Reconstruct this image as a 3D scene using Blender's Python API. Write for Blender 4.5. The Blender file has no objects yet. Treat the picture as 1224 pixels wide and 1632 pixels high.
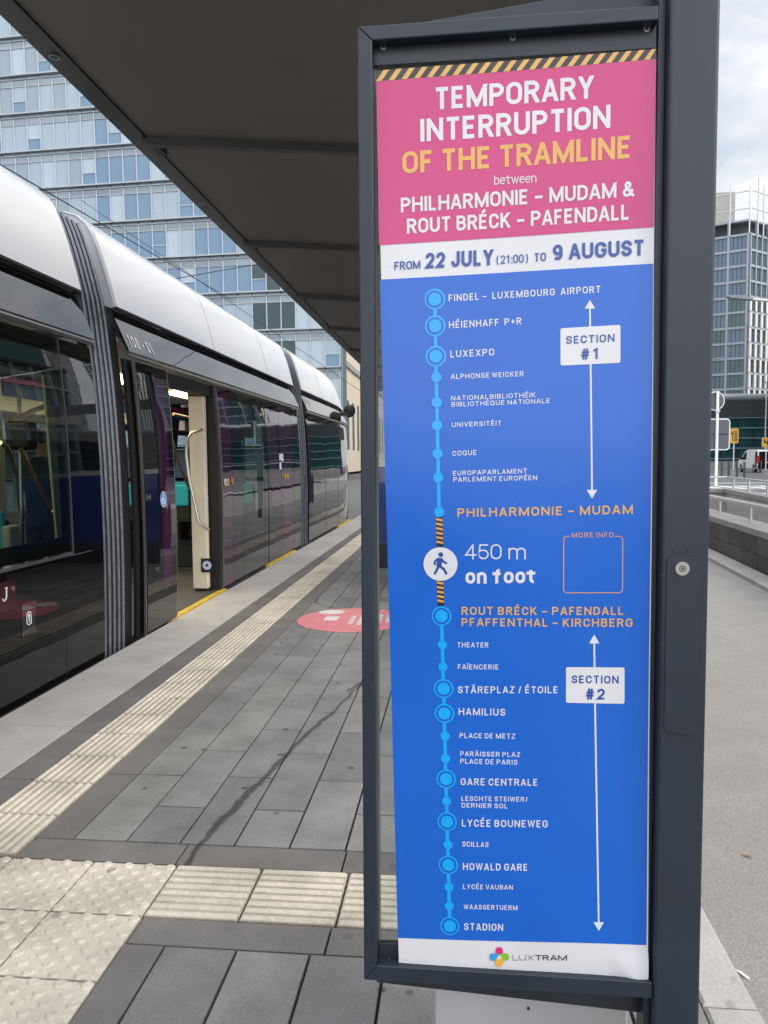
import bpy, math, random
from mathutils import Vector, Matrix
random.seed(7)
SC = bpy.context.scene
COL = SC.collection

# ------------------------------------------------------------------ camera
F, CX, CY, EYE = 1190.0, 612.0, 816.0, 1.5
yv = Vector(((730-CX)/F, -(733-CY)/F, -1)).normalized()          # platform direction in camera space
xv = -Vector(((-10471-CX)/F, -(832-CY)/F, -1)); xv = (xv - yv*xv.dot(yv)).normalized()
zv = xv.cross(yv)
ROT = Matrix((xv, yv, zv))                                       # world from camera
cam = bpy.data.cameras.new('camera'); camo = bpy.data.objects.new('camera', cam); COL.objects.link(camo)
camo.matrix_world = Matrix.Translation((0, 0, EYE)) @ ROT.to_4x4()
cam.sensor_fit = 'VERTICAL'; cam.sensor_height = 24.0; cam.lens = 24.0*F/1632.0
cam.clip_start = 0.05; cam.clip_end = 3000
SC.camera = camo

# ------------------------------------------------------------------ sky, sun, exposure
SUN_EL, SUN_AZ = math.radians(40), math.radians(112)              # azimuth from +Y towards +X
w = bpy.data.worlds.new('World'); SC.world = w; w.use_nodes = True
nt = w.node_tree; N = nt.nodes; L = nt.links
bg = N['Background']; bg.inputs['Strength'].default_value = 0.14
sky = N.new('ShaderNodeTexSky'); sky.sky_type = 'NISHITA'; sky.sun_disc = False
sky.sun_elevation = SUN_EL; sky.sun_rotation = SUN_AZ; sky.air_density = 1.2; sky.dust_density = 2.0
tc = N.new('ShaderNodeTexCoord'); mp = N.new('ShaderNodeMapping'); mp.inputs['Scale'].default_value = (1, 1, 2.2)
L.new(tc.outputs['Generated'], mp.inputs['Vector'])
nz = N.new('ShaderNodeTexNoise'); nz.inputs['Scale'].default_value = 3.6; nz.inputs['Detail'].default_value = 8; nz.inputs['Roughness'].default_value = 0.55
L.new(mp.outputs[0], nz.inputs['Vector'])
rp = N.new('ShaderNodeValToRGB'); rp.color_ramp.elements[0].position = 0.36; rp.color_ramp.elements[1].position = 0.60
rp.color_ramp.elements[0].color = (0.45, 0.45, 0.45, 1)
L.new(nz.outputs['Fac'], rp.inputs['Fac'])
nz2 = N.new('ShaderNodeTexNoise'); nz2.inputs['Scale'].default_value = 6.5; nz2.inputs['Detail'].default_value = 6
L.new(mp.outputs[0], nz2.inputs['Vector'])
rc = N.new('ShaderNodeValToRGB'); rc.color_ramp.elements[0].position = 0.35; rc.color_ramp.elements[1].position = 0.68
rc.color_ramp.elements[0].color = (5.0, 5.25, 5.7, 1); rc.color_ramp.elements[1].color = (6.9, 6.75, 6.5, 1)
L.new(nz2.outputs['Fac'], rc.inputs['Fac'])
skm = N.new('ShaderNodeMix'); skm.data_type = 'RGBA'
L.new(rp.outputs['Color'], skm.inputs[0]); L.new(sky.outputs[0], skm.inputs[6]); L.new(rc.outputs['Color'], skm.inputs[7])
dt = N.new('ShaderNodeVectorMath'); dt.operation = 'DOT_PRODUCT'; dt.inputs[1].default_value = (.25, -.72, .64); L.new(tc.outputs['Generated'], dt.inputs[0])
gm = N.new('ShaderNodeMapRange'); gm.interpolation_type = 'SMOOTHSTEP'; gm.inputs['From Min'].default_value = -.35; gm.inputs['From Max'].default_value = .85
gm.inputs['To Min'].default_value = .92; gm.inputs['To Max'].default_value = 2.0; L.new(dt.outputs['Value'], gm.inputs['Value'])  # unseen sky behind the camera and overhead brightened to light poster and platform
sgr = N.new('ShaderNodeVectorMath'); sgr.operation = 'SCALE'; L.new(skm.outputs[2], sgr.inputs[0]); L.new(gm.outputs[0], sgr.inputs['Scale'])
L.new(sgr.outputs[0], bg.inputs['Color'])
sun = bpy.data.lights.new('sun', 'SUN'); sun.energy = 0.8; sun.angle = math.radians(22); sun.color = (1.0, 0.93, 0.82)
suno = bpy.data.objects.new('sun', sun); COL.objects.link(suno)
sd = Vector((math.sin(SUN_AZ)*math.cos(SUN_EL), math.cos(SUN_AZ)*math.cos(SUN_EL), math.sin(SUN_EL)))
suno.rotation_euler = sd.to_track_quat('Z', 'Y').to_euler()
SC.view_settings.view_transform = 'Standard'; SC.view_settings.look = 'None'
SC.view_settings.exposure = 0.42; SC.view_settings.gamma = 1.0
SC.cycles.max_bounces = 10; SC.cycles.transparent_max_bounces = 16

# ------------------------------------------------------------------ measuring: photo pixel -> point on a real plane
def ray(px, py): return ROT @ Vector(((px-CX)/F, -(py-CY)/F, -1))
def on_y(px, py, Y): d = ray(px, py); t = Y/d.y; return Vector((d.x*t, Y, EYE+d.z*t))
def on_x(px, py, X): d = ray(px, py); t = X/d.x; return Vector((X, d.y*t, EYE+d.z*t))
def on_z(px, py, Z=0): d = ray(px, py); t = (Z-EYE)/d.z; return Vector((d.x*t, d.y*t, Z))
def proj(p):
    v = ROT.transposed() @ (Vector(p)-Vector((0, 0, EYE)))
    return (CX+F*v.x/-v.z, CY-F*v.y/-v.z) if v.z < -0.01 else (-9999, -9999)

# ------------------------------------------------------------------ materials
def srgb(r, g, b):
    f = lambda c: c/12.92 if c <= 0.04045 else ((c+0.055)/1.055)**2.4
    return (f(r/255), f(g/255), f(b/255))
def base_mat(name):
    m = bpy.data.materials.new(name); m.use_nodes = True
    return m, m.node_tree.nodes, m.node_tree.links, m.node_tree.nodes['Principled BSDF']
def mat(name, col, rough=0.5, metal=0.0, var=0.12, scale=6.0, bump=0.0, bscale=40.0, coat=0.0, emis=None, estr=0.0, spec=0.5, rvar=0.0, stretch=(1, 1, 1)):
    m, n, l, p = base_mat(name)
    p.inputs['Metallic'].default_value = metal; p.inputs['Roughness'].default_value = rough
    p.inputs['Coat Weight'].default_value = coat; p.inputs['Coat Roughness'].default_value = 0.03
    p.inputs['Specular IOR Level'].default_value = spec
    t = n.new('ShaderNodeTexCoord'); mpg = n.new('ShaderNodeMapping'); mpg.inputs['Scale'].default_value = stretch
    l.new(t.outputs['Object'], mpg.inputs['Vector'])
    no = n.new('ShaderNodeTexNoise'); no.inputs['Scale'].default_value = scale; no.inputs['Detail'].default_value = 7; no.inputs['Roughness'].default_value = 0.6
    l.new(mpg.outputs[0], no.inputs['Vector'])
    r = n.new('ShaderNodeValToRGB'); r.color_ramp.elements[0].position = 0.28; r.color_ramp.elements[1].position = 0.72
    r.color_ramp.elements[0].color = tuple(c*(1-var) for c in col)+(1,); r.color_ramp.elements[1].color = tuple(min(1, c*(1+var)) for c in col)+(1,)
    l.new(no.outputs['Fac'], r.inputs['Fac']); l.new(r.outputs['Color'], p.inputs['Base Color'])
    if rvar:
        mr = n.new('ShaderNodeMapRange'); mr.inputs['To Min'].default_value = max(0.01, rough-rvar); mr.inputs['To Max'].default_value = rough+rvar
        l.new(no.outputs['Fac'], mr.inputs['Value']); l.new(mr.outputs[0], p.inputs['Roughness'])
    if bump:
        nb = n.new('ShaderNodeTexNoise'); nb.inputs['Scale'].default_value = bscale; nb.inputs['Detail'].default_value = 5
        l.new(mpg.outputs[0], nb.inputs['Vector'])
        b = n.new('ShaderNodeBump'); b.inputs['Strength'].default_value = bump; b.inputs['Distance'].default_value = 0.02
        l.new(nb.outputs['Fac'], b.inputs['Height']); l.new(b.outputs[0], p.inputs['Normal'])
    if emis: p.inputs['Emission Color'].default_value = emis+(1,); p.inputs['Emission Strength'].default_value = estr
    return m
def island_mat(name, cols, rough=0.75, grain=0.14, gscale=90, bump=0.25, spots=0.0, blotch=0.18, stain=None, spec=0.35):
    """stone units: each slab its own tone, fine grain, blotches, gum spots, and dark stain lines in object space"""
    m, n, l, p = base_mat(name)
    p.inputs['Roughness'].default_value = rough; p.inputs['Specular IOR Level'].default_value = spec
    t = n.new('ShaderNodeTexCoord'); g = n.new('ShaderNodeNewGeometry')
    r = n.new('ShaderNodeValToRGB'); el = r.color_ramp.elements
    while len(el) < len(cols): el.new(0.5)
    for i, c in enumerate(cols): el[i].position = i/(len(cols)-1); el[i].color = c+(1,)
    l.new(g.outputs['Random Per Island'], r.inputs['Fac'])
    cur = r.outputs['Color']
    def mul(fac_socket, lo, hi):
        nonlocal cur
        mr = n.new('ShaderNodeMapRange'); mr.inputs['From Min'].default_value = 0.25; mr.inputs['From Max'].default_value = 0.75
        mr.inputs['To Min'].default_value = lo; mr.inputs['To Max'].default_value = hi
        l.new(fac_socket, mr.inputs['Value'])
        v = n.new('ShaderNodeVectorMath'); v.operation = 'SCALE'; l.new(cur, v.inputs[0]); l.new(mr.outputs[0], v.inputs['Scale']); cur = v.outputs[0]
    n1 = n.new('ShaderNodeTexNoise'); n1.inputs['Scale'].default_value = gscale; n1.inputs['Detail'].default_value = 6; n1.inputs['Roughness'].default_value = 0.7
    l.new(t.outputs['Object'], n1.inputs['Vector']); mul(n1.outputs['Fac'], 1-grain, 1+grain)
    n2 = n.new('ShaderNodeTexNoise'); n2.inputs['Scale'].default_value = 3.2; n2.inputs['Detail'].default_value = 7; n2.inputs['Roughness'].default_value = 0.62
    l.new(t.outputs['Object'], n2.inputs['Vector']); mul(n2.outputs['Fac'], 1-blotch, 1+blotch)
    if spots:
        nv = n.new('ShaderNodeTexVoronoi'); nv.inputs['Scale'].default_value = 5.6; l.new(t.outputs['Object'], nv.inputs['Vector'])
        nd = n.new('ShaderNodeMath'); nd.operation = 'MULTIPLY_ADD'; nd.inputs[1].default_value = 0.05; l.new(n1.outputs['Fac'], nd.inputs[0]); l.new(nv.outputs['Distance'], nd.inputs[2])
        mr = n.new('ShaderNodeMapRange'); mr.inputs['From Min'].default_value = 0.11; mr.inputs['From Max'].default_value = 0.145
        mr.inputs['To Min'].default_value = 1-spots; mr.inputs['To Max'].default_value = 1
        l.new(nd.outputs[0], mr.inputs['Value'])
        v = n.new('ShaderNodeVectorMath'); v.operation = 'SCALE'; l.new(cur, v.inputs[0]); l.new(mr.outputs[0], v.inputs['Scale']); cur = v.outputs[0]
    if stain:
        nw = n.new('ShaderNodeTexNoise'); nw.inputs['Scale'].default_value = 9; nw.inputs['Detail'].default_value = 4; l.new(t.outputs['Object'], nw.inputs['Vector'])
        ns = n.new('ShaderNodeVectorMath'); ns.operation = 'SCALE'; ns.inputs['Scale'].default_value = 0.05
        nsub = n.new('ShaderNodeVectorMath'); nsub.operation = 'SUBTRACT'; nsub.inputs[1].default_value = (0.5, 0.5, 0.5)
        l.new(nw.outputs['Color'], nsub.inputs[0]); l.new(nsub.outputs[0], ns.inputs[0])
        pp = n.new('ShaderNodeVectorMath'); pp.operation = 'ADD'; l.new(t.outputs['Object'], pp.inputs[0]); l.new(ns.outputs[0], pp.inputs[1])
        fl = n.new('ShaderNodeVectorMath'); fl.operation = 'MULTIPLY'; fl.inputs[1].default_value = (1, 1, 0); l.new(pp.outputs[0], fl.inputs[0])
        acc = None
        for (a, b, wd) in stain:
            ab = (b[0]-a[0], b[1]-a[1], 0); q = ab[0]**2+ab[1]**2
            s = n.new('ShaderNodeVectorMath'); s.operation = 'SUBTRACT'; s.inputs[1].default_value = (a[0], a[1], 0); l.new(fl.outputs[0], s.inputs[0])
            d = n.new('ShaderNodeVectorMath'); d.operation = 'DOT_PRODUCT'; d.inputs[1].default_value = (ab[0]/q, ab[1]/q, 0); l.new(s.outputs[0], d.inputs[0])
            cl = n.new('ShaderNodeClamp'); l.new(d.outputs['Value'], cl.inputs['Value'])
            sc_ = n.new('ShaderNodeVectorMath'); sc_.operation = 'SCALE'; sc_.inputs[0].default_value = ab; l.new(cl.outputs[0], sc_.inputs['Scale'])
            di = n.new('ShaderNodeVectorMath'); di.operation = 'DISTANCE'; l.new(s.outputs[0], di.inputs[0]); l.new(sc_.outputs[0], di.inputs[1])
            su = n.new('ShaderNodeMath'); su.operation = 'SUBTRACT'; su.inputs[1].default_value = wd; l.new(di.outputs['Value'], su.inputs[0])
            if acc is None: acc = su
            else:
                mn = n.new('ShaderNodeMath'); mn.operation = 'MINIMUM'; l.new(acc.outputs[0], mn.inputs[0]); l.new(su.outputs[0], mn.inputs[1]); acc = mn
        mr = n.new('ShaderNodeMapRange'); mr.inputs['From Min'].default_value = 0.0; mr.inputs['From Max'].default_value = 0.012
        mr.inputs['To Min'].default_value = 0.36; mr.inputs['To Max'].default_value = 1
        l.new(acc.outputs[0], mr.inputs['Value'])
        v = n.new('ShaderNodeVectorMath'); v.operation = 'SCALE'; l.new(cur, v.inputs[0]); l.new(mr.outputs[0], v.inputs['Scale']); cur = v.outputs[0]
    l.new(cur, p.inputs['Base Color'])
    b = n.new('ShaderNodeBump'); b.inputs['Strength'].default_value = bump; b.inputs['Distance'].default_value = 0.004
    l.new(n1.outputs['Fac'], b.inputs['Height']); l.new(b.outputs[0], p.inputs['Normal'])
    return m
def gloss_mat(name, col, wave=0.04, wscale=1.3, rough=0.03, ior=1.5, coat=0.0):
    m, n, l, p = base_mat(name)
    p.inputs['Base Color'].default_value = col+(1,); p.inputs['Roughness'].default_value = rough; p.inputs['IOR'].default_value = ior
    p.inputs['Coat Weight'].default_value = coat
    t = n.new('ShaderNodeTexCoord'); no = n.new('ShaderNodeTexNoise'); no.inputs['Scale'].default_value = wscale; no.inputs['Detail'].default_value = 2
    l.new(t.outputs['Object'], no.inputs['Vector'])
    b = n.new('ShaderNodeBump'); b.inputs['Strength'].default_value = wave; b.inputs['Distance'].default_value = 0.3
    l.new(no.outputs['Fac'], b.inputs['Height']); l.new(b.outputs[0], p.inputs['Normal'])
    n3 = n.new('ShaderNodeTexNoise'); n3.inputs['Scale'].default_value = 12; n3.inputs['Detail'].default_value = 6; l.new(t.outputs['Object'], n3.inputs['Vector'])
    mr = n.new('ShaderNodeMapRange'); mr.inputs['To Min'].default_value = rough*0.5; mr.inputs['To Max'].default_value = rough*1.8
    l.new(n3.outputs['Fac'], mr.inputs['Value']); l.new(mr.outputs[0], p.inputs['Roughness'])
    return m
def glass_mat(name, tint, wave=0.01, ior=1.5, wscale=1.5):
    m = bpy.data.materials.new(name); m.use_nodes = True; n = m.node_tree.nodes; l = m.node_tree.links
    n.remove(n['Principled BSDF']); out = n['Material Output']
    tr = n.new('ShaderNodeBsdfTransparent'); tr.inputs[0].default_value = tint+(1,)
    gl = n.new('ShaderNodeBsdfGlossy'); gl.inputs['Roughness'].default_value = 0.01
    fr = n.new('ShaderNodeFresnel'); fr.inputs['IOR'].default_value = ior
    gg = n.new('ShaderNodeNewGeometry'); iv = n.new('ShaderNodeMath'); iv.operation = 'SUBTRACT'; iv.inputs[0].default_value = 1.0; l.new(gg.outputs['Backfacing'], iv.inputs[1])
    fm = n.new('ShaderNodeMath'); fm.operation = 'MULTIPLY'; l.new(fr.outputs[0], fm.inputs[0]); l.new(iv.outputs[0], fm.inputs[1])   # one reflection per pane: the inner face only transmits
    mx = n.new('ShaderNodeMixShader'); l.new(fm.outputs[0], mx.inputs[0]); l.new(tr.outputs[0], mx.inputs[1]); l.new(gl.outputs[0], mx.inputs[2])
    t = n.new('ShaderNodeTexCoord'); no = n.new('ShaderNodeTexNoise'); no.inputs['Scale'].default_value = wscale
    l.new(t.outputs['Object'], no.inputs['Vector'])
    b = n.new('ShaderNodeBump'); b.inputs['Strength'].default_value = wave; b.inputs['Distance'].default_value = 0.3
    l.new(no.outputs['Fac'], b.inputs['Height']); l.new(b.outputs[0], gl.inputs['Normal'])
    l.new(mx.outputs[0], out.inputs[0])
    return m
def blind_mat(name, col, step, contrast, rough=0.12):
    m, n, l, p = base_mat(name); p.inputs['Roughness'].default_value = rough
    t = n.new('ShaderNodeTexCoord'); wv = n.new('ShaderNodeTexWave'); wv.bands_direction = 'Z'; wv.inputs['Scale'].default_value = step
    wv.inputs['Distortion'].default_value = 0.4
    l.new(t.outputs['Object'], wv.inputs['Vector'])
    g = n.new('ShaderNodeNewGeometry'); ad = n.new('ShaderNodeMath'); ad.operation = 'MULTIPLY_ADD'; ad.inputs[1].default_value = 0.45; l.new(g.outputs['Random Per Island'], ad.inputs[0])
    ml = n.new('ShaderNodeMath'); ml.operation = 'MULTIPLY'; ml.inputs[1].default_value = contrast; l.new(wv.outputs['Fac'], ml.inputs[0]); l.new(ml.outputs[0], ad.inputs[2])
    r = n.new('ShaderNodeValToRGB'); r.color_ramp.elements[0].color = tuple(c*0.72 for c in col)+(1,); r.color_ramp.elements[1].color = tuple(min(1, c*1.25) for c in col)+(1,)
    l.new(ad.outputs[0], r.inputs['Fac']); l.new(r.outputs['Color'], p.inputs['Base Color'])
    return m

STAIN = [((-1.02, 2.55), (-1.005, 2.86), .006), ((-1.005, 2.86), (-.94, 3.275), .013), ((-.94, 3.275), (-.875, 3.68), .010), ((-.875, 3.68), (-.86, 3.78), .006),
         ((-.86, 3.80), (-.751, 4.325), .007), ((-.751, 4.325), (-.655, 4.9), .004), ((-.72, 4.75), (-.60, 5.1), .005),
         ((-1.62, 8.5), (-1.5, 7.7), .004), ((-1.5, 7.7), (-1.15, 7.35), .004), ((-.42, 5.2), (-.3, 5.7), .004)]
M = {}
M['paver'] = island_mat('grey_paver', [(.165, .164, .165), (.20, .197, .195), (.225, .22, .212), (.18, .178, .178)], spots=.55, stain=STAIN, blotch=.30, grain=.2)
M['dark_band'] = island_mat('dark_band_stone', [(.135, .128, .123), (.165, .157, .15), (.148, .141, .136)], stain=STAIN[:1], blotch=.2, spots=.2)
M['slab'] = island_mat('edge_concrete', [(.40, .38, .35), (.45, .43, .40), (.42, .40, .37)], blotch=.16, spots=.18, gscale=120)
M['tactile'] = island_mat('cream_tactile', [(.50, .455, .375), (.57, .52, .435), (.53, .48, .40)], blotch=.28, grain=.2, gscale=70, spots=.4)
M['tactile_dirty'] = island_mat('worn_tactile_base', [(.34, .305, .25), (.42, .38, .315), (.37, .335, .28)], blotch=.35, grain=.25, gscale=70, spots=.4)
M['joint'] = mat('dark_joint', (.035, .033, .031), .95, var=.3, scale=30)
M['tarmac'] = island_mat('aggregate_tarmac', [(.275, .26, .24), (.285, .27, .25)], grain=.55, gscale=150, bump=.9, blotch=.10, spots=.1)
M['road'] = mat('road_asphalt', (.16, .16, .165), .85, var=.15, scale=1.5, bump=.3)
M['ballast'] = mat('track_bed', (.12, .115, .11), .95, var=.4, scale=9, bump=.8, bscale=30)
M['kerbst'] = island_mat('kerb_granite', [(.36, .345, .315), (.42, .40, .37)], blotch=.16, grain=.2, spots=.25)
M['ant'] = mat('anthracite_paint', (.0125, .020, .032), .40, var=.22, scale=4, bump=.012, bscale=220, rvar=.08)
M['ant_dark'] = mat('anthracite_panel', (.018, .022, .030), .35, var=.15, scale=5)
M['steel'] = mat('brushed_steel', (.52, .51, .49), .3, 1.0, var=.1, scale=20)
M['galv'] = mat('galvanised_steel', (.50, .52, .54), .42, .75, var=.14, scale=10)
M['clear'] = glass_mat('clear_glass', (.90, .93, .92), .0)
M['soffit'] = mat('canopy_soffit', (.125, .118, .108), .7, var=.07, scale=1.2)
M['fascia'] = mat('canopy_fascia', (.013, .013, .014), .45, var=.15)
M['lampglass'] = mat('lamp_lens', (.10, .098, .09), .2)
M['gblack'] = gloss_mat('tram_black_gloss', (.004, .004, .005), .022, .8, .012, 2.05)
M['glow_body'] = gloss_mat('tram_lower_gloss', (.004, .004, .0045), .03, .8, .02, 1.48)
M['gpurple'] = gloss_mat('tram_purple_door', (.040, .006, .034), .03, .8, .015, 2.0)
M['gskirt'] = mat('tram_skirt', (.045, .055, .075), .35, .2, var=.2)
M['twhite'] = gloss_mat('tram_white_paint', (.68, .68, .69), .06, 1.1, .05, 1.5, .6)
M['tend'] = mat('tram_end_cap', (.50, .52, .56), .4, var=.08)
M['groove'] = mat('black_rubber', (.008, .008, .009), .5, var=.3)
M['bellow'] = mat('bellows_rubber', (.018, .020, .028), .30, var=.3, scale=14, spec=.7)
M['rib'] = mat('bellows_ridge', (.17, .18, .21), .22, .3, var=.25, scale=14)
M['silver'] = mat('satin_rail', (.42, .40, .37), .28, .9, var=.1)
M['tglass'] = glass_mat('tram_window_glass', (.60, .66, .62), .002, 2.0)
M['yellow'] = mat('yellow_sill', (.62, .44, .045), .5, var=.25, scale=9)
M['cream'] = mat('cream_interior', (.62, .57, .47), .45, var=.06)
M['lining'] = mat('tram_lining', (.13, .125, .12), .5, var=.08)
M['ceil'] = mat('tram_ceiling', (.60, .58, .53), .6, var=.05)
M['tfloor'] = mat('tram_floor', (.05, .05, .052), .5, var=.25, scale=30)
M['turq'] = mat('turquoise_fabric', (.02, .42, .55), .75, var=.12, scale=60)
M['meshblk'] = mat('seat_base', (.02, .018, .015), .5, var=.4, scale=80)
M['copper'] = mat('copper_handrail', (.62, .40, .21), .3, .9, var=.12)
M['mapa'] = mat('map_strip_magenta', (.42, .02, .17), .5)
M['mapb'] = mat('map_strip_blue', (.015, .05, .30), .5)
M['white'] = mat('white_paint', (.80, .80, .80), .45, var=.04)
M['stickblue'] = mat('sticker_blue', (.10, .30, .72), .4)
M['glow'] = mat('ceiling_light', (.9, .8, .55), .4, emis=(1, .82, .5), estr=9.0)
M['amber'] = mat('amber_lamp', (.8, .2, .02), .3, emis=(1, .25, .03), estr=1.2)
M['skin'] = mat('skin', (.42, .24, .16), .55, var=.08)
M['shirt'] = mat('navy_shirt', (.020, .045, .085), .85, var=.15, scale=30)
M['denim'] = mat('dark_trousers', (.025, .03, .045), .85, var=.2, scale=40)
M['tyre0'] = mat('shoe_black', (.02, .02, .022), .6)
M['hair'] = mat('dark_hair', (.02, .014, .010), .6, var=.4, scale=60)

# ------------------------------------------------------------------ mesh helpers
class B:
    def __init__(s): s.v = []; s.f = []; s.mi = []
    def add(s, vs, fs, m=0):
        o = len(s.v); s.v += [tuple(v) for v in vs]; s.f += [tuple(i+o for i in f) for f in fs]; s.mi += [m]*len(fs); return s
    def box(s, x0, x1, y0, y1, z0, z1, m=0):
        vs = [(x, y, z) for x in (x0, x1) for y in (y0, y1) for z in (z0, z1)]
        return s.add(vs, [(0, 1, 3, 2), (4, 6, 7, 5), (0, 4, 5, 1), (2, 3, 7, 6), (0, 2, 6, 4), (1, 5, 7, 3)], m)
    def obox(s, o, u, v, n, m=0):
        """box from corner o along three edge vectors"""
        o, u, v, n = map(Vector, (o, u, v, n))
        vs = [o+u*a+v*b+n*c for a in (0, 1) for b in (0, 1) for c in (0, 1)]
        return s.add(vs, [(0, 1, 3, 2), (4, 6, 7, 5), (0, 4, 5, 1), (2, 3, 7, 6), (0, 2, 6, 4), (1, 5, 7, 3)], m)
    def slab(s, x0, x1, y0, y1, z, t=.03, ch=.0022, m=0):
        """paving unit with chamfered top edge"""
        vs = [(x0, y0, z-t), (x1, y0, z-t), (x1, y1, z-t), (x0, y1, z-t), (x0, y0, z-ch), (x1, y0, z-ch), (x1, y1, z-ch), (x0, y1, z-ch),
              (x0+ch, y0+ch, z), (x1-ch, y0+ch, z), (x1-ch, y1-ch, z), (x0+ch, y1-ch, z)]
        fs = [(8, 9, 10, 11)]+[(a, (a+1) % 4, (a+1) % 4+4, a+4) for a in range(4)]+[(a+4, (a+1) % 4+4, (a+1) % 4+8, a+8) for a in range(4)]
        return s.add(vs, fs, m)
    def tube(s, pts, r, n=10, m=0, r2=None):
        pts = [Vector(p) for p in pts]; o = len(s.v); prev = None
        for i, p in enumerate(pts):
            t = (pts[min(i+1, len(pts)-1)]-pts[max(i-1, 0)]).normalized()
            a = Vector((0, 0, 1)) if abs(t.z) < .9 else Vector((1, 0, 0))
            if prev is not None: a = prev
            u = (a-t*a.dot(t)).normalized(); prev = u; q = t.cross(u)
            rr = r if r2 is None else r+(r2-r)*i/(len(pts)-1)
            for k in range(n):
                an = 2*math.pi*k/n; s.v.append(tuple(p+u*rr*math.cos(an)+q*rr*math.sin(an)))
        for i in range(len(pts)-1):
            for k in range(n):
                s.f.append((o+i*n+k, o+i*n+(k+1) % n, o+(i+1)*n+(k+1) % n, o+(i+1)*n+k)); s.mi.append(m)
        s.f.append(tuple(o+k for k in range(n))[::-1]); s.mi.append(m)
        e = o+(len(pts)-1)*n; s.f.append(tuple(e+k for k in range(n))); s.mi.append(m)
        return s
    def prism(s, poly, n, m=0):
        """closed polygon (3d points) extruded by vector n"""
        poly = [Vector(p) for p in poly]; n = Vector(n); k = len(poly)
        return s.add(poly+[p+n for p in poly], [tuple(range(k))[::-1], tuple(range(k, 2*k))]+[(i, (i+1) % k, (i+1) % k+k, i+k) for i in range(k)], m)
    def disc(s, c, u, v, r, n=32, m=0, t=None):
        c, u, v = map(Vector, (c, u, v))
        poly = [c+u*r*math.cos(2*math.pi*i/n)+v*r*math.sin(2*math.pi*i/n) for i in range(n)]
        if t is None: return s.add(poly, [tuple(range(n))], m)
        return s.prism(poly, t, m)
    def ring(s, c, u, v, r0, r1, n=40, m=0):
        c, u, v = map(Vector, (c, u, v)); o = len(s.v)
        for i in range(n):
            a = 2*math.pi*i/n; d = u*math.cos(a)+v*math.sin(a); s.v += [tuple(c+d*r0), tuple(c+d*r1)]
        for i in range(n):
            j = (i+1) % n; s.f.append((o+2*i, o+2*i+1, o+2*j+1, o+2*j)); s.mi.append(m)
        return s
    def build(s, name, mats, parent=None, smooth=False, bevel=0, kind=None, label=None):
        me = bpy.data.meshes.new(name)
        off = parent_loc(parent)
        me.from_pydata([(x-off[0], y-off[1], z-off[2]) for x, y, z in s.v], [], s.f)
        mats = mats if isinstance(mats, (list, tuple)) else [mats]
        for m_ in mats: me.materials.append(m_)
        me.polygons.foreach_set('material_index', s.mi)
        if smooth: me.polygons.foreach_set('use_smooth', [True]*len(me.polygons))
        me.update()
        if smooth: me.set_sharp_from_angle(angle=math.radians(38))
        ob = bpy.data.objects.new(name, me); COL.objects.link(ob)
        if parent: ob.parent = parent
        if bevel:
            md = ob.modifiers.new('bevel', 'BEVEL'); md.width = bevel; md.segments = 3; md.limit_method = 'ANGLE'
        if kind: ob['kind'] = kind
        if label: ob['label'] = label
        return ob
def parent_loc(p):
    v = Vector((0, 0, 0))
    while p: v += p.location; p = p.parent
    return v
def thing(name, label, cat, loc=(0, 0, 0), group=None):
    o = bpy.data.objects.new(name, None); COL.objects.link(o); o.location = loc; o.empty_display_size = .2
    return tag(o, label, cat, group)
def tag(o, label, cat, group=None):
    o['label'] = label; o['category'] = cat
    if group: o['group'] = group
    return o
def dup(root, loc, label=None, group=None):
    r = root.copy(); COL.objects.link(r); r.location = loc
    if label: r['label'] = label
    if group: r['group'] = group
    for ch in root.children:
        c = ch.copy(); COL.objects.link(c); c.parent = r
        for g in ch.children:
            d = g.copy(); COL.objects.link(d); d.parent = c
    return r
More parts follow.
